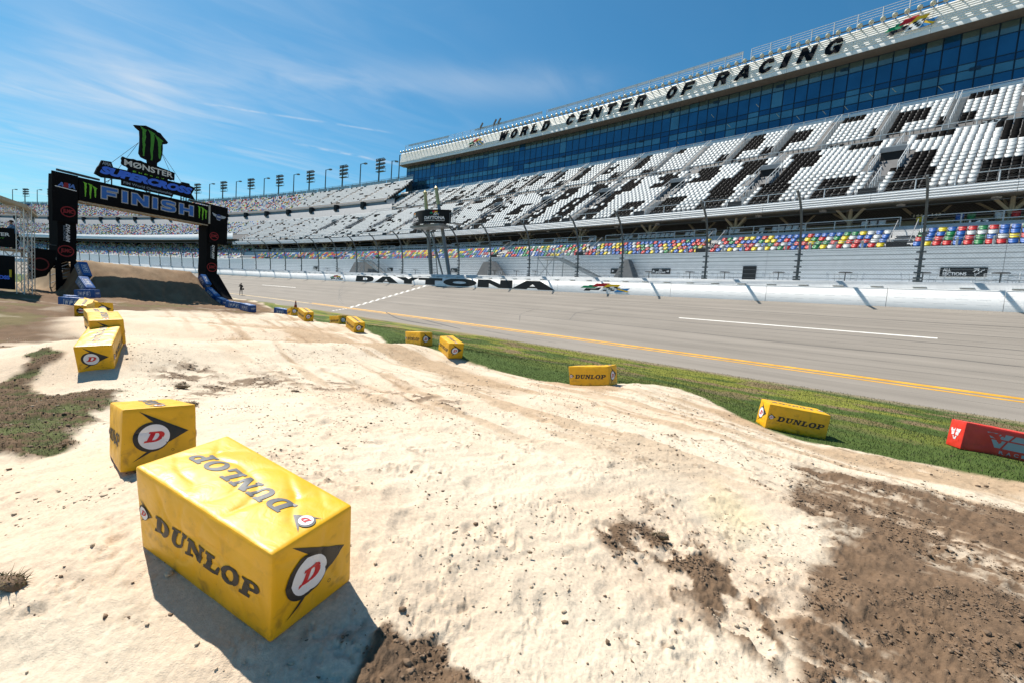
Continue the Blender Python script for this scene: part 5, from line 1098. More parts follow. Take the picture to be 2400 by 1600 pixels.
BLU=mat('finish_blue',(.03,.15,.50),.5,0,0);LGR=mat('outline_silver',(.50,.48,.46),.5,0,0);PNK=mat('outline_white',(.75,.74,.74),.5,0,0);GRN=mat('claw_green',(.20,.55,.03),.5,0,.1);GRD=mat('claw_dark_green',(.06,.26,.02),.5,0,.1);REDP=mat('circle_red',(.26,.008,.014),.5,0,0);GLY=mat('grey_print',(.22,.27,.33),.5,0,0);SBL=mat('sign_blue',(.05,.17,.80),.45,0,0)
def AF(w): return lambda u,v,d=0:A(u,w+d,v)
# block lettering
BF={'F':[[(0,0),(0,1),(.95,1),(.95,.76),(.30,.76),(.30,.58),(.85,.58),(.85,.35),(.30,.35),(.30,0)]],
'I':[[(0,0),(0,1),(.32,1),(.32,0)]],
'N':[[(0,0),(0,1),(.34,1),(.80,.44),(.80,1),(1.1,1),(1.1,0),(.78,0),(.30,.58),(.30,0)]],
'S':[[(0,.04),(0,.27),(.25,.23),(.6,.21),(.72,.25),(.72,.34),(.60,.38),(.28,.40),(.08,.48),(0,.62),(0,.80),(.10,.94),(.35,1),(.70,1),(1.0,.94),(1.0,.72),(.75,.77),(.45,.79),(.32,.76),(.32,.66),(.45,.62),(.78,.60),(.97,.52),(1.04,.40),(1.04,.20),(.95,.06),(.70,0),(.30,0)]],
'H':[[(0,0),(0,1),(.31,1),(.31,.62),(.78,.62),(.78,1),(1.09,1),(1.09,0),(.78,0),(.78,.38),(.31,.38),(.31,0)]]}
def grow(ring,d):
    n=len(ring);A_=sum(ring[i][0]*ring[(i+1)%n][1]-ring[(i+1)%n][0]*ring[i][1] for i in range(n));sg=1 if A_>0 else -1;out=[]
    for i in range(n):
        p0,p1,p2=Vector(ring[i-1]),Vector(ring[i]),Vector(ring[(i+1)%n]);a_=(p1-p0).normalized();b_=(p2-p1).normalized()
        na=Vector((a_.y,-a_.x))*sg;nb=Vector((b_.y,-b_.x))*sg;m__=(na+nb);k=m__.length
        if k<1e-3: out.append(tuple(p1));continue
        m__/=k;out.append(tuple(p1+m__*d/max(.5,m__.dot(na))))
    return out
wd={'F':.95,'I':.32,'N':1.1,'S':1.04,'H':1.09};seq='FINISH';gap=.30;tot=sum(wd[c] for c in seq)+gap*5;sc=(9.42-1.58)/tot;hh=.98;z0=6.36
for lay,(g_w,mm) in enumerate([(.115,LGR),(.080,BLK),(.062,PNK),(.035,BLU)]):
    m_=MB();p=0
    for c in seq:
        for r_ in BF[c]: shape(m_,[grow([(1.58+(p+a_)*sc,z0+b_*hh) for a_,b_ in r_],g_w-.035)],AF(.372+.004*lay))
        p+=wd[c]+gap
    at(arch,m_.build('finish_lettering',mm))
def claw(w,u0,u1,z0,z1,mm,par,mm2=None,d=.0):
    """three ragged claw strokes"""
    r=random.Random(4);S=[((.02,1.0),(.30,.93),(.16,.05),.13),((.33,.97),(.66,.90),(.50,-.02),.14),((.62,.88),(1.0,.74),(.84,.10),.13)]
    m_=MB()
    for (a_,b_,c,wd_) in S:
        L=[];R=[];n=9;topc=(a_[0]+b_[0])/2+.03
        for i in range(n+1):
            t=i/n;cx=topc+(c[0]-topc)*t+r.uniform(-.015,.015);y=(b_[1]-.06)*(1-t)+c[1]*t;h=wd_*.5*(1-.75*t)+r.uniform(0,.02);L.append((cx-h,y));R.append((cx+h+.01,y+r.uniform(-.015,.015)))
        ring=[a_,b_]+R+L[::-1];ring=[(u0+(u1-u0)*x,z0+(z1-z0)*y) for x,y in ring];shape(m_,[ring],AF(w))
    at(par,m_.build('claw_emblem',mm))
claw(.38,.25,1.28,6.15,7.4,GRN,arch);claw(.38,9.87,11.0,6.3,7.6,GRN,arch) if False else claw(.38,9.85,10.9,6.2,7.5,GRN,arch)
def wfont(body,u0,u1,v0,v1,w,mm,par,off=.03,shear=0,rot=None,name='lettering'):
    m_=MB();letter(m_,body,rot or AF(w),u0,u1,v0,v1,0,off,shear);return at(par,m_.build(name,mm))
for (cu_,cz,w,rr_) in ((-.76,4.7,.45,.50),(-.83,1.5,.28,.55),(11.62,4.68,.45,.50),(11.57,1.38,.28,.56)):
    m_=MB();shape(m_,[circle(cu_,cz,rr_,26,rr_*.86),circle(cu_,cz,rr_*.84,26,rr_*.70)],AF(w));letter(m_,'JLMC',AF(w+.003),cu_-.36,cu_+.36,cz-.2,cz+.2,0,.06);at(arch,m_.build('round_emblem',REDP))
for cu_,za,zb_ in ((-.72,2.25,3.7),(11.66,2.3,3.75)):
    R1_=lambda u,v,d=0,cu_=cu_,za=za,zb_=zb_:A(cu_+.02+(v)*.42,.28,zb_-(zb_-za)*u)
    wfont('DW-AIM',0,1,0,.55,0,PNK,arch,.04,.2,lambda u,v,d=0,c=cu_,za=za,zb_=zb_:A(c-.12+v*.5,.285,zb_-(zb_-za)*u));wfont('ELECTRONICS',.1,.95,0,.16,0,GLY,arch,.02,0,lambda u,v,d=0,c=cu_,za=za,zb_=zb_:A(c-.28+v*.9,.285,zb_-(zb_-za)*u))
wfont('AMA',-1.45,-.28,6.62,6.98,.45,mat('ama_blue',(.08,.18,.5),.5,0,0),arch,.06,.2);m_=MB();shape(m_,[[(-1.1,6.6),(-1.0,7.0),(-.75,7.0),(-.72,6.6)]],AF(.452));at(arch,m_.build('red_centre',REDP));m_=MB();shape(m_,[[(-1.6,6.56),(-.2,6.46),(-.2,6.53),(-1.6,6.62)]],AF(.45));at(arch,m_.build('underline',PNK))
m_=MB();shape(m_,[[(11.35,7.15),(11.8,7.0),(12.4,7.0),(12.95,6.95),(12.7,6.72),(12.35,6.65),(12.2,6.42),(11.9,6.45),(11.75,6.75),(11.5,6.85)]],AF(.45));at(arch,m_.build('wing_emblem',mat('silver_print',(.42,.45,.5),.5,0,0)));m_=MB();shape(m_,[circle(12.08,6.78,.3,20)],AF(.454));at(arch,m_.build('emblem_disc',mat('navy_print',(.03,.06,.2),.5,0,0)));wfont('FIM',11.88,12.28,6.68,6.88,.458,PNK,arch,.03)
# boards standing on the arch
def board(name,ring,w,th,m,par):
    v,f=poly_fill([ring]);n=len(ring);m_=MB();m_.add([A(a_,w,b_) for a_,b_ in v],f);m_.add([A(a_,w-th,b_) for a_,b_ in v],[tuple(reversed(q)) for q in f])
    P=[A(a_,w,b_) for a_,b_ in ring]+[A(a_,w-th,b_) for a_,b_ in ring];m_.add(P,[(i,(i+1)%n,(i+1)%n+n,i+n) for i in range(n)]);return at(par,m_.build(name,m))
sx=empty('series_sign',A(5.3,.1,7.7));tag(sx,'black cut-out sign with blue SUPERCROSS lettering standing on top of the finish arch','sign')
board('board',[(1.30,8.86),(1.10,8.28),(1.62,8.10),(3.12,8.28),(3.13,7.84),(7.45,7.84),(7.46,8.10),(9.62,8.02),(9.25,8.52),(9.62,9.22),(9.1,9.30),(9.0,9.50),(8.3,9.48),(8.2,9.30),(7.0,9.28),(2.44,9.20),(2.3,9.62),(1.62,9.55),(1.45,9.1)],.35,.18,mat('sign_black',(.006,.006,.008),.8,0,.1,spec=.15),sx)
def sw(body,u0,u1,v0,v1,mm,off=.03,shear=0,slope=0,w=.36):
    m_=MB();letter(m_,body,lambda u,v,d=0:A(u,w,v+slope*(u-5.4)),u0,u1,v0,v1,0,off,shear);at(sx,m_.build('lettering',mm))
sw('SUPERCROSS',1.45,9.3,8.42,9.12,SBL,.075,.25);sw('AMA',1.62,2.3,9.2,9.5,GLY,.03);sw('FIM World Championship',3.22,7.35,7.92,8.22,GLY,.02)
m_=MB()
for u in(1.9,2.4,8.3,8.8):
    m_.bar(A(u,.2,7.6),A(u,.2,8.3),.07)
m_.bar(A(1.9,.2,7.75),A(2.4,.2,8.2),.04);m_.bar(A(8.3,.2,7.75),A(8.8,.2,8.2),.04);at(sx,m_.build('stand',TRB))
ms=empty('energy_sign',A(5.4,.2,9.2));tag(ms,'black ragged-edged sign with white gothic and green lettering under the big claw emblem','sign')
rg=random.Random(2)
def ragged(ring,amp,n):
    out=[]
    for i in range(len(ring)):
        a_,b_=ring[i],ring[(i+1)%len(ring)]
        for k in range(n): t=k/n;out.append((a_[0]+(b_[0]-a_[0])*t+rg.uniform(-amp,amp),a_[1]+(b_[1]-a_[1])*t+rg.uniform(-amp,amp)))
    return out
board('board',ragged([(3.15,10.32),(3.1,9.72),(3.62,9.45),(3.66,8.95),(6.9,8.95),(6.98,9.35),(7.6,9.45),(7.62,10.12),(6.9,10.28),(5.6,10.36),(4.3,10.40)],.045,4),.30,.16,MATS['sign_black'],ms)
m_=MB();letter(m_,'M\u00d8NSTER',lambda u,v,d=0:A(u,.31,v-.01*(u-5.4)),3.3,7.45,9.62,10.16,0,.025);at(ms,m_.build('lettering',mat('bone_white',(.68,.68,.66),.5,0,0)))
m_=MB()
for i,c in enumerate('ENERGY'): letter(m_,c,lambda u,v,d=0:A(u,.31,v),3.98+i*.48,4.25+i*.48,9.14,9.36,0,.03)
at(ms,m_.build('lettering',GRN))
cs=empty('claw_sign',A(5.4,.3,10.3));tag(cs,'tall black cut-out sign with three green claw marks at the very top of the arch','sign')
board('board',ragged([(4.0,13.38),(4.2,13.2),(4.52,13.0),(4.56,12.0),(4.48,11.0),(4.66,10.75),(5.15,10.62),(5.2,10.3),(5.9,10.3),(5.95,10.6),(6.2,10.9),(6.36,11.6),(6.40,12.5),(6.75,12.62),(6.82,12.8),(6.5,13.1),(6.2,13.42),(5.9,13.4),(5.6,13.55),(4.9,13.62)],.03,2),.5,.3,MATS['sign_black'],cs)
claw(.51,4.38,6.42,10.75,13.45,GRD,cs);claw(.515,4.44,6.36,10.85,13.38,mat('claw_mid_green',(.07,.33,.03),.5,0,.3,3),cs) if False else None
m_=MB()
for (a_,b_) in ((( 4.5,.2,12.0),(2.3,0,9.4)),((4.5,.2,12.0),(2.5,-.6,7.9)),((6.4,.2,11.8),(8.6,0,9.3)),((6.4,.2,11.8),(8.9,-.6,8.0))): m_.tube([A(*a_),A(*b_)],.018,5)
at(cs,m_.build('guy_wire',TRB))
# ---------------- officials' scaffold on the left ----------------
sf=empty('platform_scaffold',(-34.5,32,-1.7));tag(sf,'aluminium truss platform with pale roof and black banners at the left edge','scaffold')
ALT=mat('alu_truss_bright',(.58,.58,.56),.35,.5,.05)
def truss(a_,b_,w,nseg,rad=.028):
    a_=Vector(a_);b_=Vector(b_);d=(b_-a_).normalized();x=d.orthogonal().normalized()
    if abs(d.z)>.9: x=Vector((1,0,0))
    else: x=Vector((0,0,1))
    y=d.cross(x).normalized();m_=MB();cs_=[(i,j) for i,j in((-1,-1),(1,-1),(1,1),(-1,1))]
    pt=lambda c,t:a_.lerp(b_,t)+x*c[0]*w/2+y*c[1]*w/2
    for c in cs_: m_.tube([pt(c,0),pt(c,1)],rad,6)
    for k in range(4):
        c0,c1=cs_[k],cs_[(k+1)%4]
        for i in range(nseg): p,q=(c0,c1) if i%2 else (c1,c0);m_.tube([pt(p,i/nseg),pt(q,(i+1)/nseg)],rad*.6,5)
    return m_
for x,y in((-33.76,32),(-37.9,36.2),(-39.5,32),(-43,36.2)): at(sf,truss((x,y,-1.9),(x,y,4.0),.52,11).build('tower_truss',ALT))
for z in(.85,3.75):
    at(sf,truss((-33.9,32,z),(-39.5,32,z),.46,10).build('cross_truss',ALT));at(sf,truss((-33.9,32.2,z),(-37.9,36.2,z),.42,8).build('side_truss',ALT))
m_=MB();m_.add([Vector(q) for q in((-32.7,31.2,3.82),(-40.5,31.2,5.95),(-44.5,36.6,5.95),(-37.6,36.6,4.0),(-32.7,31.2,4.05),(-40.5,31.2,6.2),(-44.5,36.6,6.2),(-37.6,36.6,4.25))],[(0,1,2,3),(4,7,6,5),(0,4,5,1),(3,2,6,7),(0,3,7,4)])
for i in range(7): y=31.4+i*.8;q=i*.8*.9;m_.bar((-32.8-q,y,3.84),(-40.4-q*.7,y,5.92),.08,.14)
at(sf,m_.build('roof',mat('roof_tan',(.45,.38,.27),.7,0,.1,2)))
m_=MB();m_.add([Vector(q) for q in((-33.8,32,1.05),(-39.5,32,1.05),(-43,36.2,1.05),(-37.9,36.2,1.05),(-33.8,32,1.15),(-39.5,32,1.15),(-43,36.2,1.15),(-37.9,36.2,1.15))],[(0,1,2,3),(7,6,5,4),(0,4,5,1),(0,3,7,4)]);at(sf,m_.build('deck',TRB))
m_=MB();m_.box((-36.9,31.7,1.83),(5.6,.06,1.3));at(sf,m_.build('banner',BLK));m_=MB();m_.box((-36.9,31.7,-.52),(5.6,.06,2.25));at(sf,m_.build('banner',BLK))
SF=lambda w:(lambda u,v,d=0:Vector((u,31.66-w,v)))
m_=MB();letter(m_,'M\u00d8NSTER',SF(0),-36.85,-34.35,1.92,2.16,0,.03);letter(m_,'M\u00d8NSTER',SF(0),-36.9,-35.1,-.52,-.32,0,.03);at(sf,m_.build('lettering',MATS['bone_white']))
m_=MB();letter(m_,'ENERGY',SF(0),-36.2,-34.7,1.74,1.83,0,.02);at(sf,m_.build('lettering',GRD))
m_=MB();letter(m_,'SUPERCROSS',SF(0),-36.9,-34.4,-.98,-.72,0,.06);at(sf,m_.build('lettering',SBL))
m_=MB();shape(m_,[[(-35.38,.3),(-35.28,.1),(-35.3,-.3),(-35.4,-.1)]],SF(0));at(sf,m_.build('claw_emblem',GRN))
m_=MB();m_.box((-34.28,31.6,-.55),(.12,.05,.5));at(sf,m_.build('yellow_label',mat('label_yellow',(.6,.45,.02),.6,0,0)))
# black wing banner behind the scaffold
wb=empty('side_banner',(-37.4,38,-1));tag(wb,'large sagging black banner with a red ring emblem between scaffold and arch','banner')
def WB(x,z,y=38): return Vector((x*y/36,y+ (x+37)*.15,z*y/36))
m_=MB();m_.add([WB(-37.6,1.5),WB(-35.45,1.38),WB(-35.8,.42),WB(-36.44,-.62),WB(-37.6,-1.0)],[(4,3,2,1,0)]);m_.add([WB(-37.6,1.5)+Vector((0,.1,0)),WB(-35.45,1.38)+Vector((0,.1,0)),WB(-35.8,.42)+Vector((0,.1,0)),WB(-36.44,-.62)+Vector((0,.1,0)),WB(-37.6,-1.0)+Vector((0,.1,0))],[(0,1,2,3,4)]);at(wb,m_.build('cloth',BLK))
m_=MB();shape(m_,[circle(-36.75,.25,.62,26,.5),circle(-36.75,.25,.52,26,.40)],lambda u,v,d=0:WB(u,v)-Vector((0,.02,0)));at(wb,m_.build('ring_emblem',mat('dim_red',(.16,.008,.012),.6,0,0)))
m_=MB();m_.bar(WB(-37.6,1.95),WB(-35.45,1.75),.07);m_.bar(WB(-36.3,1.95),WB(-36.3,1.4),.05);at(wb,m_.build('rail',TRB))
# ---------------- padded blocks ----------------
YD=bpy.data.materials.new('yellow_vinyl_dirty')
def vinyl(name,rgb,stain,amt):
    if name in MATS: return MATS[name]
    m=bpy.data.materials.new(name);m.use_nodes=True;nt=m.node_tree;b=nt.nodes['Principled BSDF'];b.inputs['Roughness'].default_value=.38;b.inputs['Specular IOR Level'].default_value=.45
    t=nt.nodes.new('ShaderNodeTexCoord')
    def nzz(sc,det,dis=0):
        n=nt.nodes.new('ShaderNodeTexNoise');n.inputs['Scale'].default_value=sc;n.inputs['Detail'].default_value=det;n.inputs['Distortion'].default_value=dis;nt.links.new(t.outputs['Object'],n.inputs['Vector']);return n.outputs['Fac']
    def mr(v,a_,b_,c=0,d=1):
        n=nt.nodes.new('ShaderNodeMapRange');nt.links.new(v,n.inputs[0]);n.inputs[1].default_value=a_;n.inputs[2].default_value=b_;n.inputs[3].default_value=c;n.inputs[4].default_value=d;return n.outputs[0]
    def mix(f,a_,b_):
        n=nt.nodes.new('ShaderNodeMix');n.data_type='RGBA';nt.links.new(f,n.inputs[0])
        for i,v in((6,a_),(7,b_)):
            if hasattr(v,'is_linked'): nt.links.new(v,n.inputs[i])
            else: n.inputs[i].default_value=(*v,1)
        return n.outputs[2]
    c=mix(mr(nzz(2.5,5),.35,.7),rgb,tuple(q*.86 for q in rgb));sp=nt.nodes.new('ShaderNodeSeparateXYZ');nt.links.new(t.outputs['Object'],sp.inputs[0])
    low_=mr(sp.outputs[2],.62,.0,.25,1.0);st=mr(nzz(9,10,.3),.54,.72,0,amt);mm=nt.nodes.new('ShaderNodeMath');mm.operation='MULTIPLY';nt.links.new(st,mm.inputs[0]);nt.links.new(low_,mm.inputs[1])
    c=mix(mm.outputs[0],c,stain);st2=mr(nzz(60,4),.68,.74,0,amt*.5);c=mix(st2,c,stain);nt.links.new(c,b.inputs['Base Color'])
    bp=nt.nodes.new('ShaderNodeBump');bp.inputs['Strength'].default_value=.25;bp.inputs['Distance'].default_value=.012;nt.links.new(nzz(7,4,2.0),bp.inputs['Height'])
    bp2=nt.nodes.new('ShaderNodeBump');bp2.inputs['Strength'].default_value=.08;bp2.inputs['Distance'].default_value=.002;nt.links.new(nzz(260,2),bp2.inputs['Height']);nt.links.new(bp.outputs[0],bp2.inputs['Normal']);nt.links.new(bp2.outputs[0],b.inputs['Normal'])
    rg_=mr(nzz(5,6),.3,.7,.3,.55);nt.links.new(rg_,b.inputs['Roughness']);MATS[name]=m;return m
YV=vinyl('yellow_vinyl',(.80,.42,.003),(.20,.10,.015),.7);BV=vinyl('blue_vinyl',(.018,.10,.33),(.05,.05,.07),.3);RV=vinyl('red_vinyl',(.68,.035,.02),(.10,.01,.01),.3)
bpy.data.materials.remove(YD)
BL,BW_,BH=1.36,.61,.62
def crumple(seed,amp):
    r=np.random.default_rng(seed);ph=r.uniform(0,50,6)
    def g(face,u,v,hu,hv):
        """outward bulge of a face at (u,v), fading at its edges"""
        e=np.clip(1-np.abs(u/hu)**4,0,1)*np.clip(1-np.abs(v/hv)**4,0,1);k=ph[face]
        n=fbm(u*3+k+20,v*3+k+20,3,face);w=np.sin((u*.8+v*1.3)*9+9*fbm(u*2+k+20,v*2+20,2,face+7));w2=np.sin((u*1.5-v*.5)*7+8*fbm(u*1.5+k+30,v*1.5+20,2,face+9))
        return amp*e*(1.0+1.8*(n-.5)-.75*(1-np.abs(w))**2.5-.6*(1-np.abs(w2))**3)
    return g
FACES=[ # axis, sign, u-axis, v-axis, (center)
 (0,1),(0,-1),(1,1),(1,-1),(2,1),(2,-1)]
def block_body(g,seed,res=.03,rad=.018):
    """rounded, slightly slack padded block; long axis x, foot at z=0"""
    hd=np.array([BL/2,BW_/2,BH/2]);V=[];F=[];n=0;r=np.random.default_rng(seed);slump=r.uniform(-.026,.022,(2,2,2,3))
    for fi,(ax,sg) in enumerate(FACES):
        ua,va=[a_ for a_ in range(3) if a_!=ax];nu=max(3,int(2*hd[ua]/res));nv=max(3,int(2*hd[va]/res))
        u=np.linspace(-1,1,nu+1)*hd[ua];v=np.linspace(-1,1,nv+1)*hd[va];U,Vv=np.meshgrid(u,v,indexing='ij')
        P=np.zeros(U.shape+(3,));P[...,ua]=U;P[...,va]=Vv;P[...,ax]=sg*hd[ax]
        inner=np.clip(P,-(hd-rad),hd-rad);d=P-inner;L=np.linalg.norm(d,axis=-1,keepdims=True);Q=inner+d/np.maximum(L,1e-6)*rad
        Q[...,ax]+=sg*g(fi,U,Vv,hd[ua],hd[va])
        t=(Q/hd+1)/2;o=np.zeros_like(Q)
        for a_ in(0,1):
            for b_ in(0,1):
                for c in(0,1):
                    w=(t[...,0] if a_ else 1-t[...,0])*(t[...,1] if b_ else 1-t[...,1])*(t[...,2] if c else 1-t[...,2]);o+=w[...,None]*slump[a_,b_,c]*(1 if c else .3)
        Q=Q+o;V.append(Q.reshape(-1,3)+np.array([0,0,BH/2]))
        i=np.arange(nu)[:,None];j=np.arange(nv)[None];a_=i*(nv+1)+j;q=np.stack([a_,a_+nv+1,a_+nv+2,a_+1],-1).reshape(-1,4)
        flip=(sg>0)^(ax==1)
        F.append((q if flip else q[:,::-1])+n);n+=(nu+1)*(nv+1)
    return np.concatenate(V),np.concatenate(F),slump
def on_face(face,g,slump,eps):
    """map (u,v) centred on a face (u to the viewer's right, v up) onto the slack surface"""
    ax,sg=FACES[face];hd=np.array([BL/2,BW_/2,BH/2])
    def f(u,v,d=0):
        if face==0: P=np.array([0,u,v])          # +x end: right is +y
        elif face==1: P=np.array([0,-u,v])
        elif face==3: P=np.array([u,0,v])        # -y side: right is +x
        elif face==2: P=np.array([-u,0,v])
        else: P=np.array([-u,-v,0])              # top, read from the far side
        ua,va=[a_ for a_ in range(3) if a_!=ax];P=P.astype(float);P[ax]=sg*hd[ax]
        P[ax]+=sg*(float(g(face,np.array(P[ua]),np.array(P[va]),hd[ua],hd[va]))+eps+d)
        t=(P/hd+1)/2;o=np.zeros(3)
        for a_ in(0,1):
            for b_ in(0,1):
                for c in(0,1): o+=(t[0] if a_ else 1-t[0])*(t[1] if b_ else 1-t[1])*(t[2] if c else 1-t[2])*slump[a_,b_,c]*(1 if c else .3)
        P=P+o;return Vector((P[0],P[1],P[2]+BH/2))
    return f
def cut_grid(v,f,step):
    """cut flat 2-D faces along a grid so that they can follow a bulging surface"""
    bm=bmesh.new();vs=[bm.verts.new((a_,b_,0)) for a_,b_ in v]
    for q in f:
        try: bm.faces.new([vs[i] for i in q])
        except ValueError: pass
    lo=v.min(0);hi=v.max(0)
    for ax in(0,1):
        k=math.ceil(lo[ax]/step)*step
        while k<hi[ax]:
            co=[0,0,0];co[ax]=k;no=[0,0,0];no[ax]=1;bmesh.ops.bisect_plane(bm,geom=bm.verts[:]+bm.edges[:]+bm.faces[:],plane_co=co,plane_no=no);k+=step
    bm.verts.index_update();V=np.array([q.co[:2] for q in bm.verts]);F=[tuple(x.index for x in q.verts) for q in bm.faces];bm.free();return V,F
def decal(mb,v,f,fn,mi,step):
    if step: v,f=cut_grid(np.asarray(v),f,step)
    mb.add([fn(a_,b_) for a_,b_ in v],f,mi)
# slab-serif italic capitals drawn for the blocks
def arc_(cx,cy,rx,ry,a0,a1,n=9): return [(cx+rx*math.cos(math.radians(a0+(a1-a0)*i/n)),cy+ry*math.sin(math.radians(a0+(a1-a0)*i/n))) for i in range(n+1)]
SL={'D':([[(0,0),(0,.17),(.13,.17),(.13,.83),(0,.83),(0,1),(.60,1)]+arc_(.60,.5,.50,.5,90,-90),[(.45,.18),(.45,.82),(.56,.82)]+arc_(.56,.5,.20,.32,90,-90)],1.10),
'U':([[(0,1),(0,.83),(.12,.83),(.12,.40)]+arc_(.52,.38,.40,.38,180,360)+[(.92,.83),(1.04,.83),(1.04,1),(.62,1),(.62,.83),(.74,.83),(.74,.38)]+arc_(.57,.36,.16,.18,0,-180)+[(.42,.83),(.54,.83),(.54,1)]],1.04),
'N':([[(0,0),(0,.17),(.12,.17),(.12,.83),(0,.83),(0,1),(.42,1),(.82,.42),(.82,.83),(.70,.83),(.70,1),(1.14,1),(1.14,.83),(1.02,.83),(1.02,0),(.78,0),(.32,.66),(.32,.17),(.46,.17),(.46,0)]],1.14),
'L':([[(0,0),(0,.17),(.12,.17),(.12,.83),(0,.83),(0,1),(.58,1),(.58,.83),(.44,.83),(.44,.18),(.72,.18),(.76,.42),(.94,.42),(.90,0)]],.94),
'O':([arc_(.56,.5,.56,.52,0,360,26)[:-1],arc_(.56,.5,.24,.34,0,360,20)[:-1]],1.12),
'P':([[(0,0),(0,.17),(.13,.17),(.13,.83),(0,.83),(0,1),(.66,1)]+arc_(.66,.69,.36,.31,90,-90)+[(.45,.38),(.45,.17),(.60,.17),(.60,0)],[(.45,.55),(.45,.84),(.58,.84)]+arc_(.58,.695,.14,.145,90,-90)],1.02)}
def slab(word,u0,u1,v0,v1,gap=.10,shear=.22):
    tot=sum(SL[c][1] for c in word)+gap*(len(word)-1)+shear;k=(u1-u0)/tot;V=[];F=[];p=0;n=0
    for c in word:
        rings,w=SL[c];rs=[[(u0+(p+a_+shear*b_)*k,v0+(v1-v0)*b_) for a_,b_ in r_] for r_ in rings]
        v,f=poly_fill(rs);V.append(v);F+=[tuple(i+n for i in q) for q in f];n+=len(v);p+=w+gap
    return np.concatenate(V),F
def flyD(mb,fn,cu,cv,k,step,pale=False):
    """arrow-headed disc with a red slab D; k = scale"""
    T=lambda r_:[(cu+a_*k,cv+b_*k) for a_,b_ in r_]
    def sh(rings,mi,off):
        v,f=poly_fill([T(r_) for r_ in rings]);decal(mb,v,f,lambda a_,b_:fn(a_,b_,off),mi,step)
    sh([[(-.174,.265),(.235,.03),(-.215,-.235),(-.08,-.12),(.02,-.10),(.06,.0),(.02,.10),(-.05,.14)]],0,0)
    sh([circle(-.069,.0,.150,30)],0,.002);sh([circle(-.052,.0,.127,30)],1,.004)
    rings,w=SL['D'];sh([[(-.135+(a_*.82+.30*b_)*.155,-.052+b_*.105) for a_,b_ in r_] for r_ in rings],2,.006)
    sh([circle(.10,-.155,.013,12),circle(.10,-.155,.010,12)],0,0)
DK=mat('decal_black',(.022,.020,.018),.5,0,.15,6);DG=mat('decal_faded_black',(.10,.105,.115),.5,0,.2,8);DW=mat('decal_white',(.70,.69,.72),.45,0,.08,6);DR=mat('decal_red',(.50,.008,.015),.45,0,0)
tmplb={}
def dblock(seed,amp,res,step,top_faded=True):
    key=(seed,)
    if key in tmplb: return tmplb[key]
    g=crumple(seed,amp);V,F,sl=block_body(g,seed,res);body=npmesh('cover',V,F,YV,parent=False,smooth=True)
    ms=[]
    def mk(name,mb,mats):
        me=bpy.data.meshes.new(name);me.from_pydata(mb.v,[],mb.f)
        for q in mats: me.materials.append(q)
        me.polygons.foreach_set('material_index',mb.m);me.update();ms.append((name,me))
    e=.0035 if step else .008
    for face in(0,1):
        mb=MB();flyD(mb,on_face(face,g,sl,e),.0,.01,1,step);mk('emblem',mb,[DK,DW,DR])
    for face in(2,3):
        fn=on_face(face,g,sl,e);mb=MB();flyD(mb,fn,-.575,-.0,.36,step);mk('emblem',mb,[DK,DW,DR])
        mb=MB();v,f=slab('DUNLOP',-.47,.60,-.075,.055);decal(mb,v,f,fn,0,step);mk('lettering',mb,[DK])
    fn=on_face(4,g,sl,e);mb=MB();flyD(mb,fn,-.575,.0,.36,step);mk('emblem',mb,[DG,DW,DR]);mb=MB();v,f=slab('DUNLOP',-.44,.56,-.07,.06);decal(mb,v,f,fn,0,step);mk('lettering',mb,[DG])
    tmplb[key]=(body,ms);return tmplb[key]
def put_block(key,label,seed,near=0):
    b_=BOX[key];t=empty('padded_block',b_[:3],(b_[5],b_[4],b_[3]));tag(t,label,'block','yellow padded blocks along both sides of the sand lane')
    body,ms=dblock(seed,(.012,.013,.012)[min(near,2)] if near else .008,.016 if near==1 else (.025 if near else .07),.02 if near==1 else (.03 if near else 0))
    link('cover',body,t)
    for n_,me in ms: link(n_,me,t)
    return t
put_block('near','large yellow padded block nearest the camera, dirt-stained, upside-down lettering on its top',101,1)
put_block('n2','yellow padded block standing directly behind the nearest block, end emblem facing the camera',102,2)
put_block('n3','yellow padded block on the left of the lane casting a blunt shadow onto the sand',103,3)
put_block('n4b','orange-yellow block squeezed behind the left-hand block with the shadow',104,3)
put_block('n4a','yellow block with pale sunlit top in the middle of the left-hand cluster',105)
put_block('n5b','yellow block turned sideways near the back of the left-hand cluster',106)
put_block('n5a','yellow block at the left rear of the cluster next to the blue blocks',107)
put_block('n6','farthest yellow block of the left-hand cluster, at the edge of the dark shadow',108)
put_block('r8','yellow block lying on the grass right of the sand, next to the red block',109,3)
put_block('r7','yellow block lying broadside on the sand ridge above the bright mound',110,3)
put_block('r6','yellow block with a dark triangular shadow on the slope in the middle of the picture',111,3)
put_block('r5','yellow block with a seamed end, just left of the one with triangular shadow',112,3)
for i,(k,lb) in enumerate([('r4','front one of the middle pair of yellow blocks beside the grass'),('r3','rear tilted one of the middle pair of yellow blocks beside the grass'),('r2','front one of the farthest pair of yellow blocks, below the traffic cone'),('r1','rear one of the farthest pair of yellow blocks, touching the lone blue block')]): put_block(k,lb,113 if k in('r4','r2') else 114)
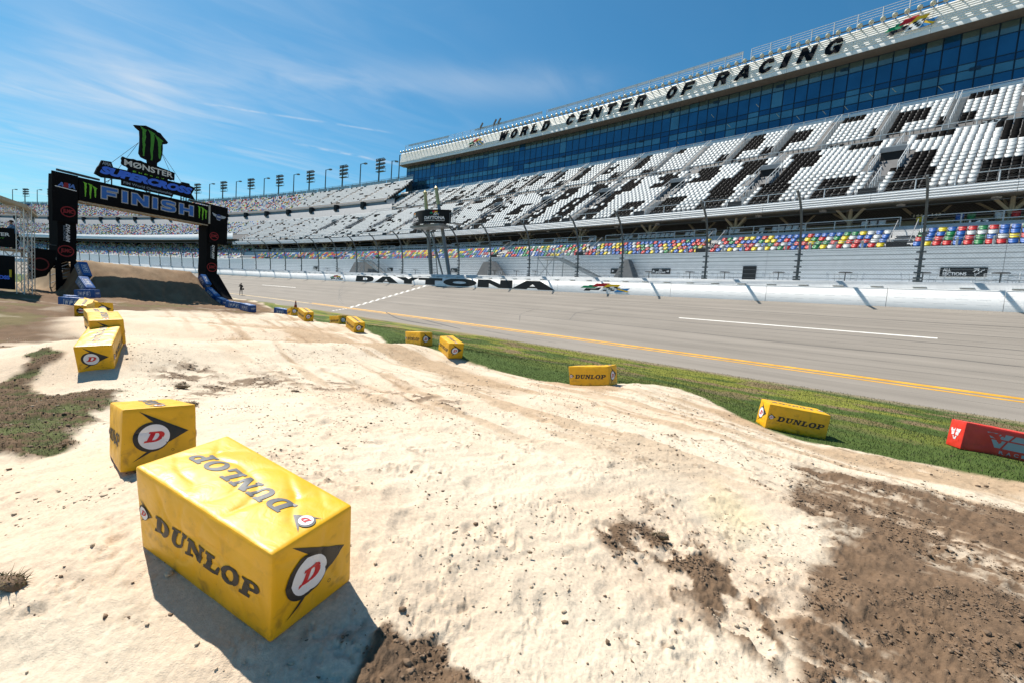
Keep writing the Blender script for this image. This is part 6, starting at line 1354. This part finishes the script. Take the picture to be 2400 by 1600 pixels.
# blue blocks
def wps(mb,fn,cu,cv,w,h):
    for i,c in enumerate('WPS'):
        v,f,_=glyphs(c,.06,.15);a0=cu-w/2+i*w/3;mb.add([fn(a0+a_*w*.30,cv-h/2+b_*h) for a_,b_ in v],f,0)
def frame_(mb,fn,cu,cv,w,h,t):
    R_=[(cu-w/2,cv-h/2),(cu+w/2,cv-h/2),(cu+w/2,cv+h/2),(cu-w/2,cv+h/2)];r2=[(cu-w/2+t,cv-h/2+t),(cu+w/2-t,cv-h/2+t),(cu+w/2-t,cv+h/2-t),(cu-w/2+t,cv+h/2-t)];v,f=poly_fill([R_,r2]);mb.add([fn(a_,b_) for a_,b_ in v],f,0)
gB=crumple(201,.006);VB,FB,slB=block_body(gB,201,.07);bbody=npmesh('cover',VB,FB,BV,parent=False,smooth=True);bms=[]
for face in range(5):
    mb=MB();fn=on_face(face,gB,slB,.004)
    if face>1: wps(mb,fn,0,0,.66,.26);frame_(mb,fn,0,0,.80,.38,.025)
    else: letter(mb,'WEST',lambda a_,b_,d=0:fn(a_,b_),-.2,.2,-.05,.08,0,.05)
    me=bpy.data.meshes.new('lettering');me.from_pydata(mb.v,[],mb.f);me.materials.append(MATS['decal_white']);bms.append(me)
def put_blue(pos,rot,label):
    t=empty('padded_block',pos,rot);tag(t,label,'block','blue padded blocks around the foot of the finish jump');link('cover',bbody,t)
    for me in bms: link('lettering',me,t)
for k,lb in (('w1','right-hand end block of the blue row leading from the arch foot to the grass'),('w2','middle block of the blue row leading from the arch foot to the grass'),('w3','blue block at the very foot of the right arch pillar, half in shadow'),('w6','lone blue block touching the farthest yellow pair'),('v5','blue block with white lettering nearest the yellow cluster on the left'),('v4','blue block at the left end of the pile, its pale top lit'),('v3','blue block lying behind the yellow cluster with a sunlit top')):
    b_=BOX[k];put_blue(b_[:3],(b_[5],b_[4],b_[3]),lb)
def onramp(px,py,dist,dirv,up,label):
    """stand a block on the shoulder of the jump"""
    d=_R*((px-1200)/1089.17)+_U*((800-py)/1089.17)+_F;p=d*dist/d.y
    x=Vector(dirv).normalized();z=Vector(up);z=(z-x*z.dot(x)).normalized();y=z.cross(x);M=Matrix((x,y,z)).transposed();put_blue(tuple(p),M.to_euler(),label)
SLP=(AN*-1.0*.80+Vector((0,0,.60)));NRM=AN*.55+Vector((0,0,.84))
onramp(197,676,35.2,SLP,NRM,'lower blue block climbing the left shoulder of the jump beside the arch leg');onramp(191,640,37.6,SLP*1+Vector((0,0,.5)),NRM,'upper blue block on the left shoulder of the jump beside the arch leg')
onramp(494,695,46.6,SLP*1.0+AD*-.15,NRM,'blue block sliding down the right shoulder of the jump into shadow');onramp(476,664,48.4,SLP+Vector((0,0,.25)),NRM,'top blue block on the right shoulder of the jump with a sunlit face')
# red block
gR=crumple(301,.012);BLo=BL;BL=1.55;VR,FR,slR=block_body(gR,301,.035);t=empty('padded_block',BOX['red'][:3],(BOX['red'][5],BOX['red'][4],BOX['red'][3]));tag(t,'red padded block with white wing emblem lying on the grass at the right edge','block')
npmesh('cover',VR,FR,RV,parent=t,smooth=True)
mb=MB();fn=on_face(1,gR,slR,.004)
for s_ in(-1,1):
    for (a_,b_) in (((.03,.10),(.20,.06)),((.03,.02),(.15,-.02))): v,f=poly_fill([[(s_*a_[0],a_[1]-.045) ,(s_*b_[0]*.85,b_[1]-.02),(s_*b_[0],b_[1]+.06),(s_*a_[0],a_[1]+.02)]]);mb.add([fn(p_,q_) for p_,q_ in v],f,0)
v,f=poly_fill([[(-.08,-.05),(-.02,-.13),(.06,-.13),(.09,-.05),(.05,-.05),(.03,-.09),(.0,-.09),(-.03,-.05)]]);mb.add([fn(p_,q_) for p_,q_ in v],f,0)
mb.build('wing_emblem',DW,t)
mb=MB();fn=on_face(3,gR,slR,.004);G2=mat('print_grey_blue',(.30,.36,.40),.4,0,.1)
for ring in ([(-.38,.20),(.10,.20),(.02,.08),(-.30,.08)],[(-.28,.05),(-.02,.05),(-.10,-.12),(-.20,-.12)],[(.14,.20),(.60,.20),(.52,.08),(.06,.08)],[(.02,.05),(.50,.05),(.42,-.12),(-.06,-.12)]): v,f=poly_fill([ring]);mb.add([fn(p_,q_) for p_,q_ in v],f,0)
mb.build('wing_emblem',G2,t)
mb=MB()
for i,c in enumerate('RACING'): letter(mb,c,lambda a_,b_,d=0:fn(a_,b_),-.10+i*.13,-.02+i*.13,-.24,-.17,0,.02)
mb.build('lettering',G2,t);BL=BLo
# traffic cone
cn=empty('traffic_cone',(-24.3,51.7,-2.5));tag(cn,'small orange traffic cone standing on the verge behind the farthest yellow blocks','traffic cone')
m_=MB();m_.box((0,0,.02),(.4,.4,.04));m_.build('base',mat('cone_dark_red',(.20,.03,.02),.6,0,.1),cn);m_=MB();m_.tube([(0,0,.04),(0,0,.95)],[.20,.035],12);m_.build('body',mat('cone_orange',(.42,.055,.02),.6,0,.1),cn);m_=MB();m_.tube([(0,0,.5),(0,0,.66)],[.125,.095],12);m_.build('reflective_band',mat('cone_band',(.5,.35,.32),.5,0,0),cn)
# ---------------- people ----------------
def person(loc,rz,joints,edges,rad,mats_of,label,extra,scale=1):
    t=empty('person',loc,(0,0,rz));t.scale=(scale,)*3;tag(t,label,'person')
    me=bpy.data.meshes.new('body');me.from_pydata(joints,edges,[]);ob=bpy.data.objects.new('body',me);COL.objects.link(ob)
    md=ob.modifiers.new('s','SKIN');me.skin_vertices.new() if not me.skin_vertices else None
    for v,r_ in zip(me.skin_vertices[0].data,rad): v.radius=(r_,r_*.85)
    me.skin_vertices[0].data[0].use_root=True
    ob.modifiers.new('u','SUBSURF').levels=1
    dg=bpy.context.evaluated_depsgraph_get();m2=bpy.data.meshes.new_from_object(ob.evaluated_get(dg));bpy.data.objects.remove(ob)
    for q in mats_of[0]: m2.materials.append(q)
    mi=[mats_of[1](p.center) for p in m2.polygons];m2.polygons.foreach_set('material_index',mi);m2.polygons.foreach_set('use_smooth',[True]*len(mi));link('body',m2,t)
    extra(t);return t
SKN=mat('skin',(.42,.24,.16),.6,0,.05);BC=mat('black_clothing',(.018,.018,.02),.8,0,.2,6);BSH=mat('blue_shirt',(.16,.30,.48),.8,0,.15,5);CAP=mat('dark_cap',(.02,.02,.025),.7,0,0);SHOE=mat('shoe_dark',(.02,.02,.02),.6,0,0)
J=[(0,0,.95),(0,0,1.12),(0,0,1.35),(0,0,1.48),(0,0,1.56),(0,.01,1.66),
 (.10,0,.92),(.13,0,.50),(.14,0,.09),(.14,-.14,.04),(-.10,0,.92),(-.14,0,.50),(-.16,.02,.09),(-.16,-.12,.04),
 (.19,0,1.43),(.27,-.10,1.20),(.10,-.30,1.38),(.05,-.33,1.45),(-.19,0,1.43),(-.27,-.10,1.20),(-.12,-.30,1.36),(-.06,-.34,1.42)]
E_=[(0,1),(1,2),(2,3),(3,4),(4,5),(0,6),(6,7),(7,8),(8,9),(0,10),(10,11),(11,12),(12,13),(3,14),(14,15),(15,16),(16,17),(3,18),(18,19),(19,20),(20,21)]
Rd=[.15,.145,.165,.10,.055,.10,.10,.065,.045,.04,.10,.065,.045,.04,.07,.05,.04,.035,.07,.05,.04,.035]
def cammat(c):
    if c.z>1.53: return 1
    if c.z<.1: return 2
    if c.y<-.27: return 1
    return 0
def head_bits(t,capm,hz=1.66,cam_=True,cy=.0):
    bm=bmesh.new();bmesh.ops.create_uvsphere(bm,u_segments=12,v_segments=8,radius=.112);me=bpy.data.meshes.new('hair')
    for v in bm.verts: v.co=Vector((v.co.x,v.co.y*1.08+.02,max(v.co.z,-.01)*1.05));
    bm.to_mesh(me);bm.free();me.materials.append(capm);h=link('cap',me,t);h.location=(0,cy,hz+.02)
    m_=MB();m_.box((0,-.13+cy,hz+.03),(.15,.12,.015));m_.build('cap_peak',capm,t)
    m_=MB();m_.box((0,-.118+cy,hz-.02),(.025,.03,.04));
    for s_ in(-1,1): m_.box((s_*.112,.0+cy,hz-.01),(.02,.04,.05))
    m_.build('nose_and_ears',SKN,t);m_=MB()
    for s_ in(-1,1): m_.box((s_*.038,-.108+cy,hz+.005),(.022,.01,.01))
    m_.box((0,-.106+cy,hz-.055),(.045,.01,.008));m_.build('eyes_and_mouth',BKP,t)
    for s_,hx in((1,.05),(-1,-.06)):
        if cam_:
            m_=MB()
            for k in range(5): a_=(-.035+k*.017)*s_;m_.tube([(hx+a_,-.35,1.44),(hx+a_*1.2,-.40,1.48),(hx+a_*.9,-.40,1.52)],.009,5)
            m_.build('fingers',SKN,t)
def cam_bits(t):
    head_bits(t,CAP)
    c=empty('camera_gear',t.location,t.rotation_euler);c.scale=t.scale;tag(c,'black camera with a long lens, held by the photographer on the track','camera');m_=MB();m_.box((0,-.42,1.56),(.16,.08,.12));m_.build('camera_body',BKP,c);m_=MB();m_.tube([(0,-.46,1.56),(0,-.72,1.58)],[.045,.055],10);m_.build('lens',BKP,c)
    m_=MB();m_.box((-.27,.05,.95),(.16,.22,.24));m_.build('shoulder_bag',CAP,t)
_ph=P3(87.0,-12.0,float(tz(-12.0,87.0)))
person(_ph,-2.6+.25,J,E_,Rd,([BC,SKN,SHOE],cammat),'photographer in black clothes standing on the track apron behind the grass, camera raised',cam_bits,1.12)
J2=[(0,0,.95),(0,-.06,1.12),(0,-.16,1.33),(0,-.2,1.46),(0,-.23,1.54),(0,-.24,1.64)]+J[6:14]+[(.2,-.18,1.40),(.28,-.35,1.18),(.16,-.52,1.08),(.12,-.58,1.07),(-.2,-.18,1.40),(-.28,-.35,1.18),(-.16,-.52,1.08),(-.12,-.58,1.07)]
Rd2=[.17,.175,.19,.11,.06,.10]+Rd[6:]
def m2(c):
    if c.z>1.5: return 1
    if c.z<.1: return 2
    if c.y<-.5: return 1
    return 3 if c.z<.95 else 0
person((-35.35,33.0,1.15),math.radians(-60),J2,E_,Rd2,([BSH,SKN,SHOE,BC],m2),'man in light blue shirt and dark cap leaning on the left platform',lambda t:head_bits(t,CAP,1.64,False,-.24),1.12)
# blades and clods have been scattered; lift everything so that the ground lies near zero
for o in list(scene.objects):
    if o.parent is None: o.location.z+=EYE
scene.cycles.use_adaptive_sampling=True
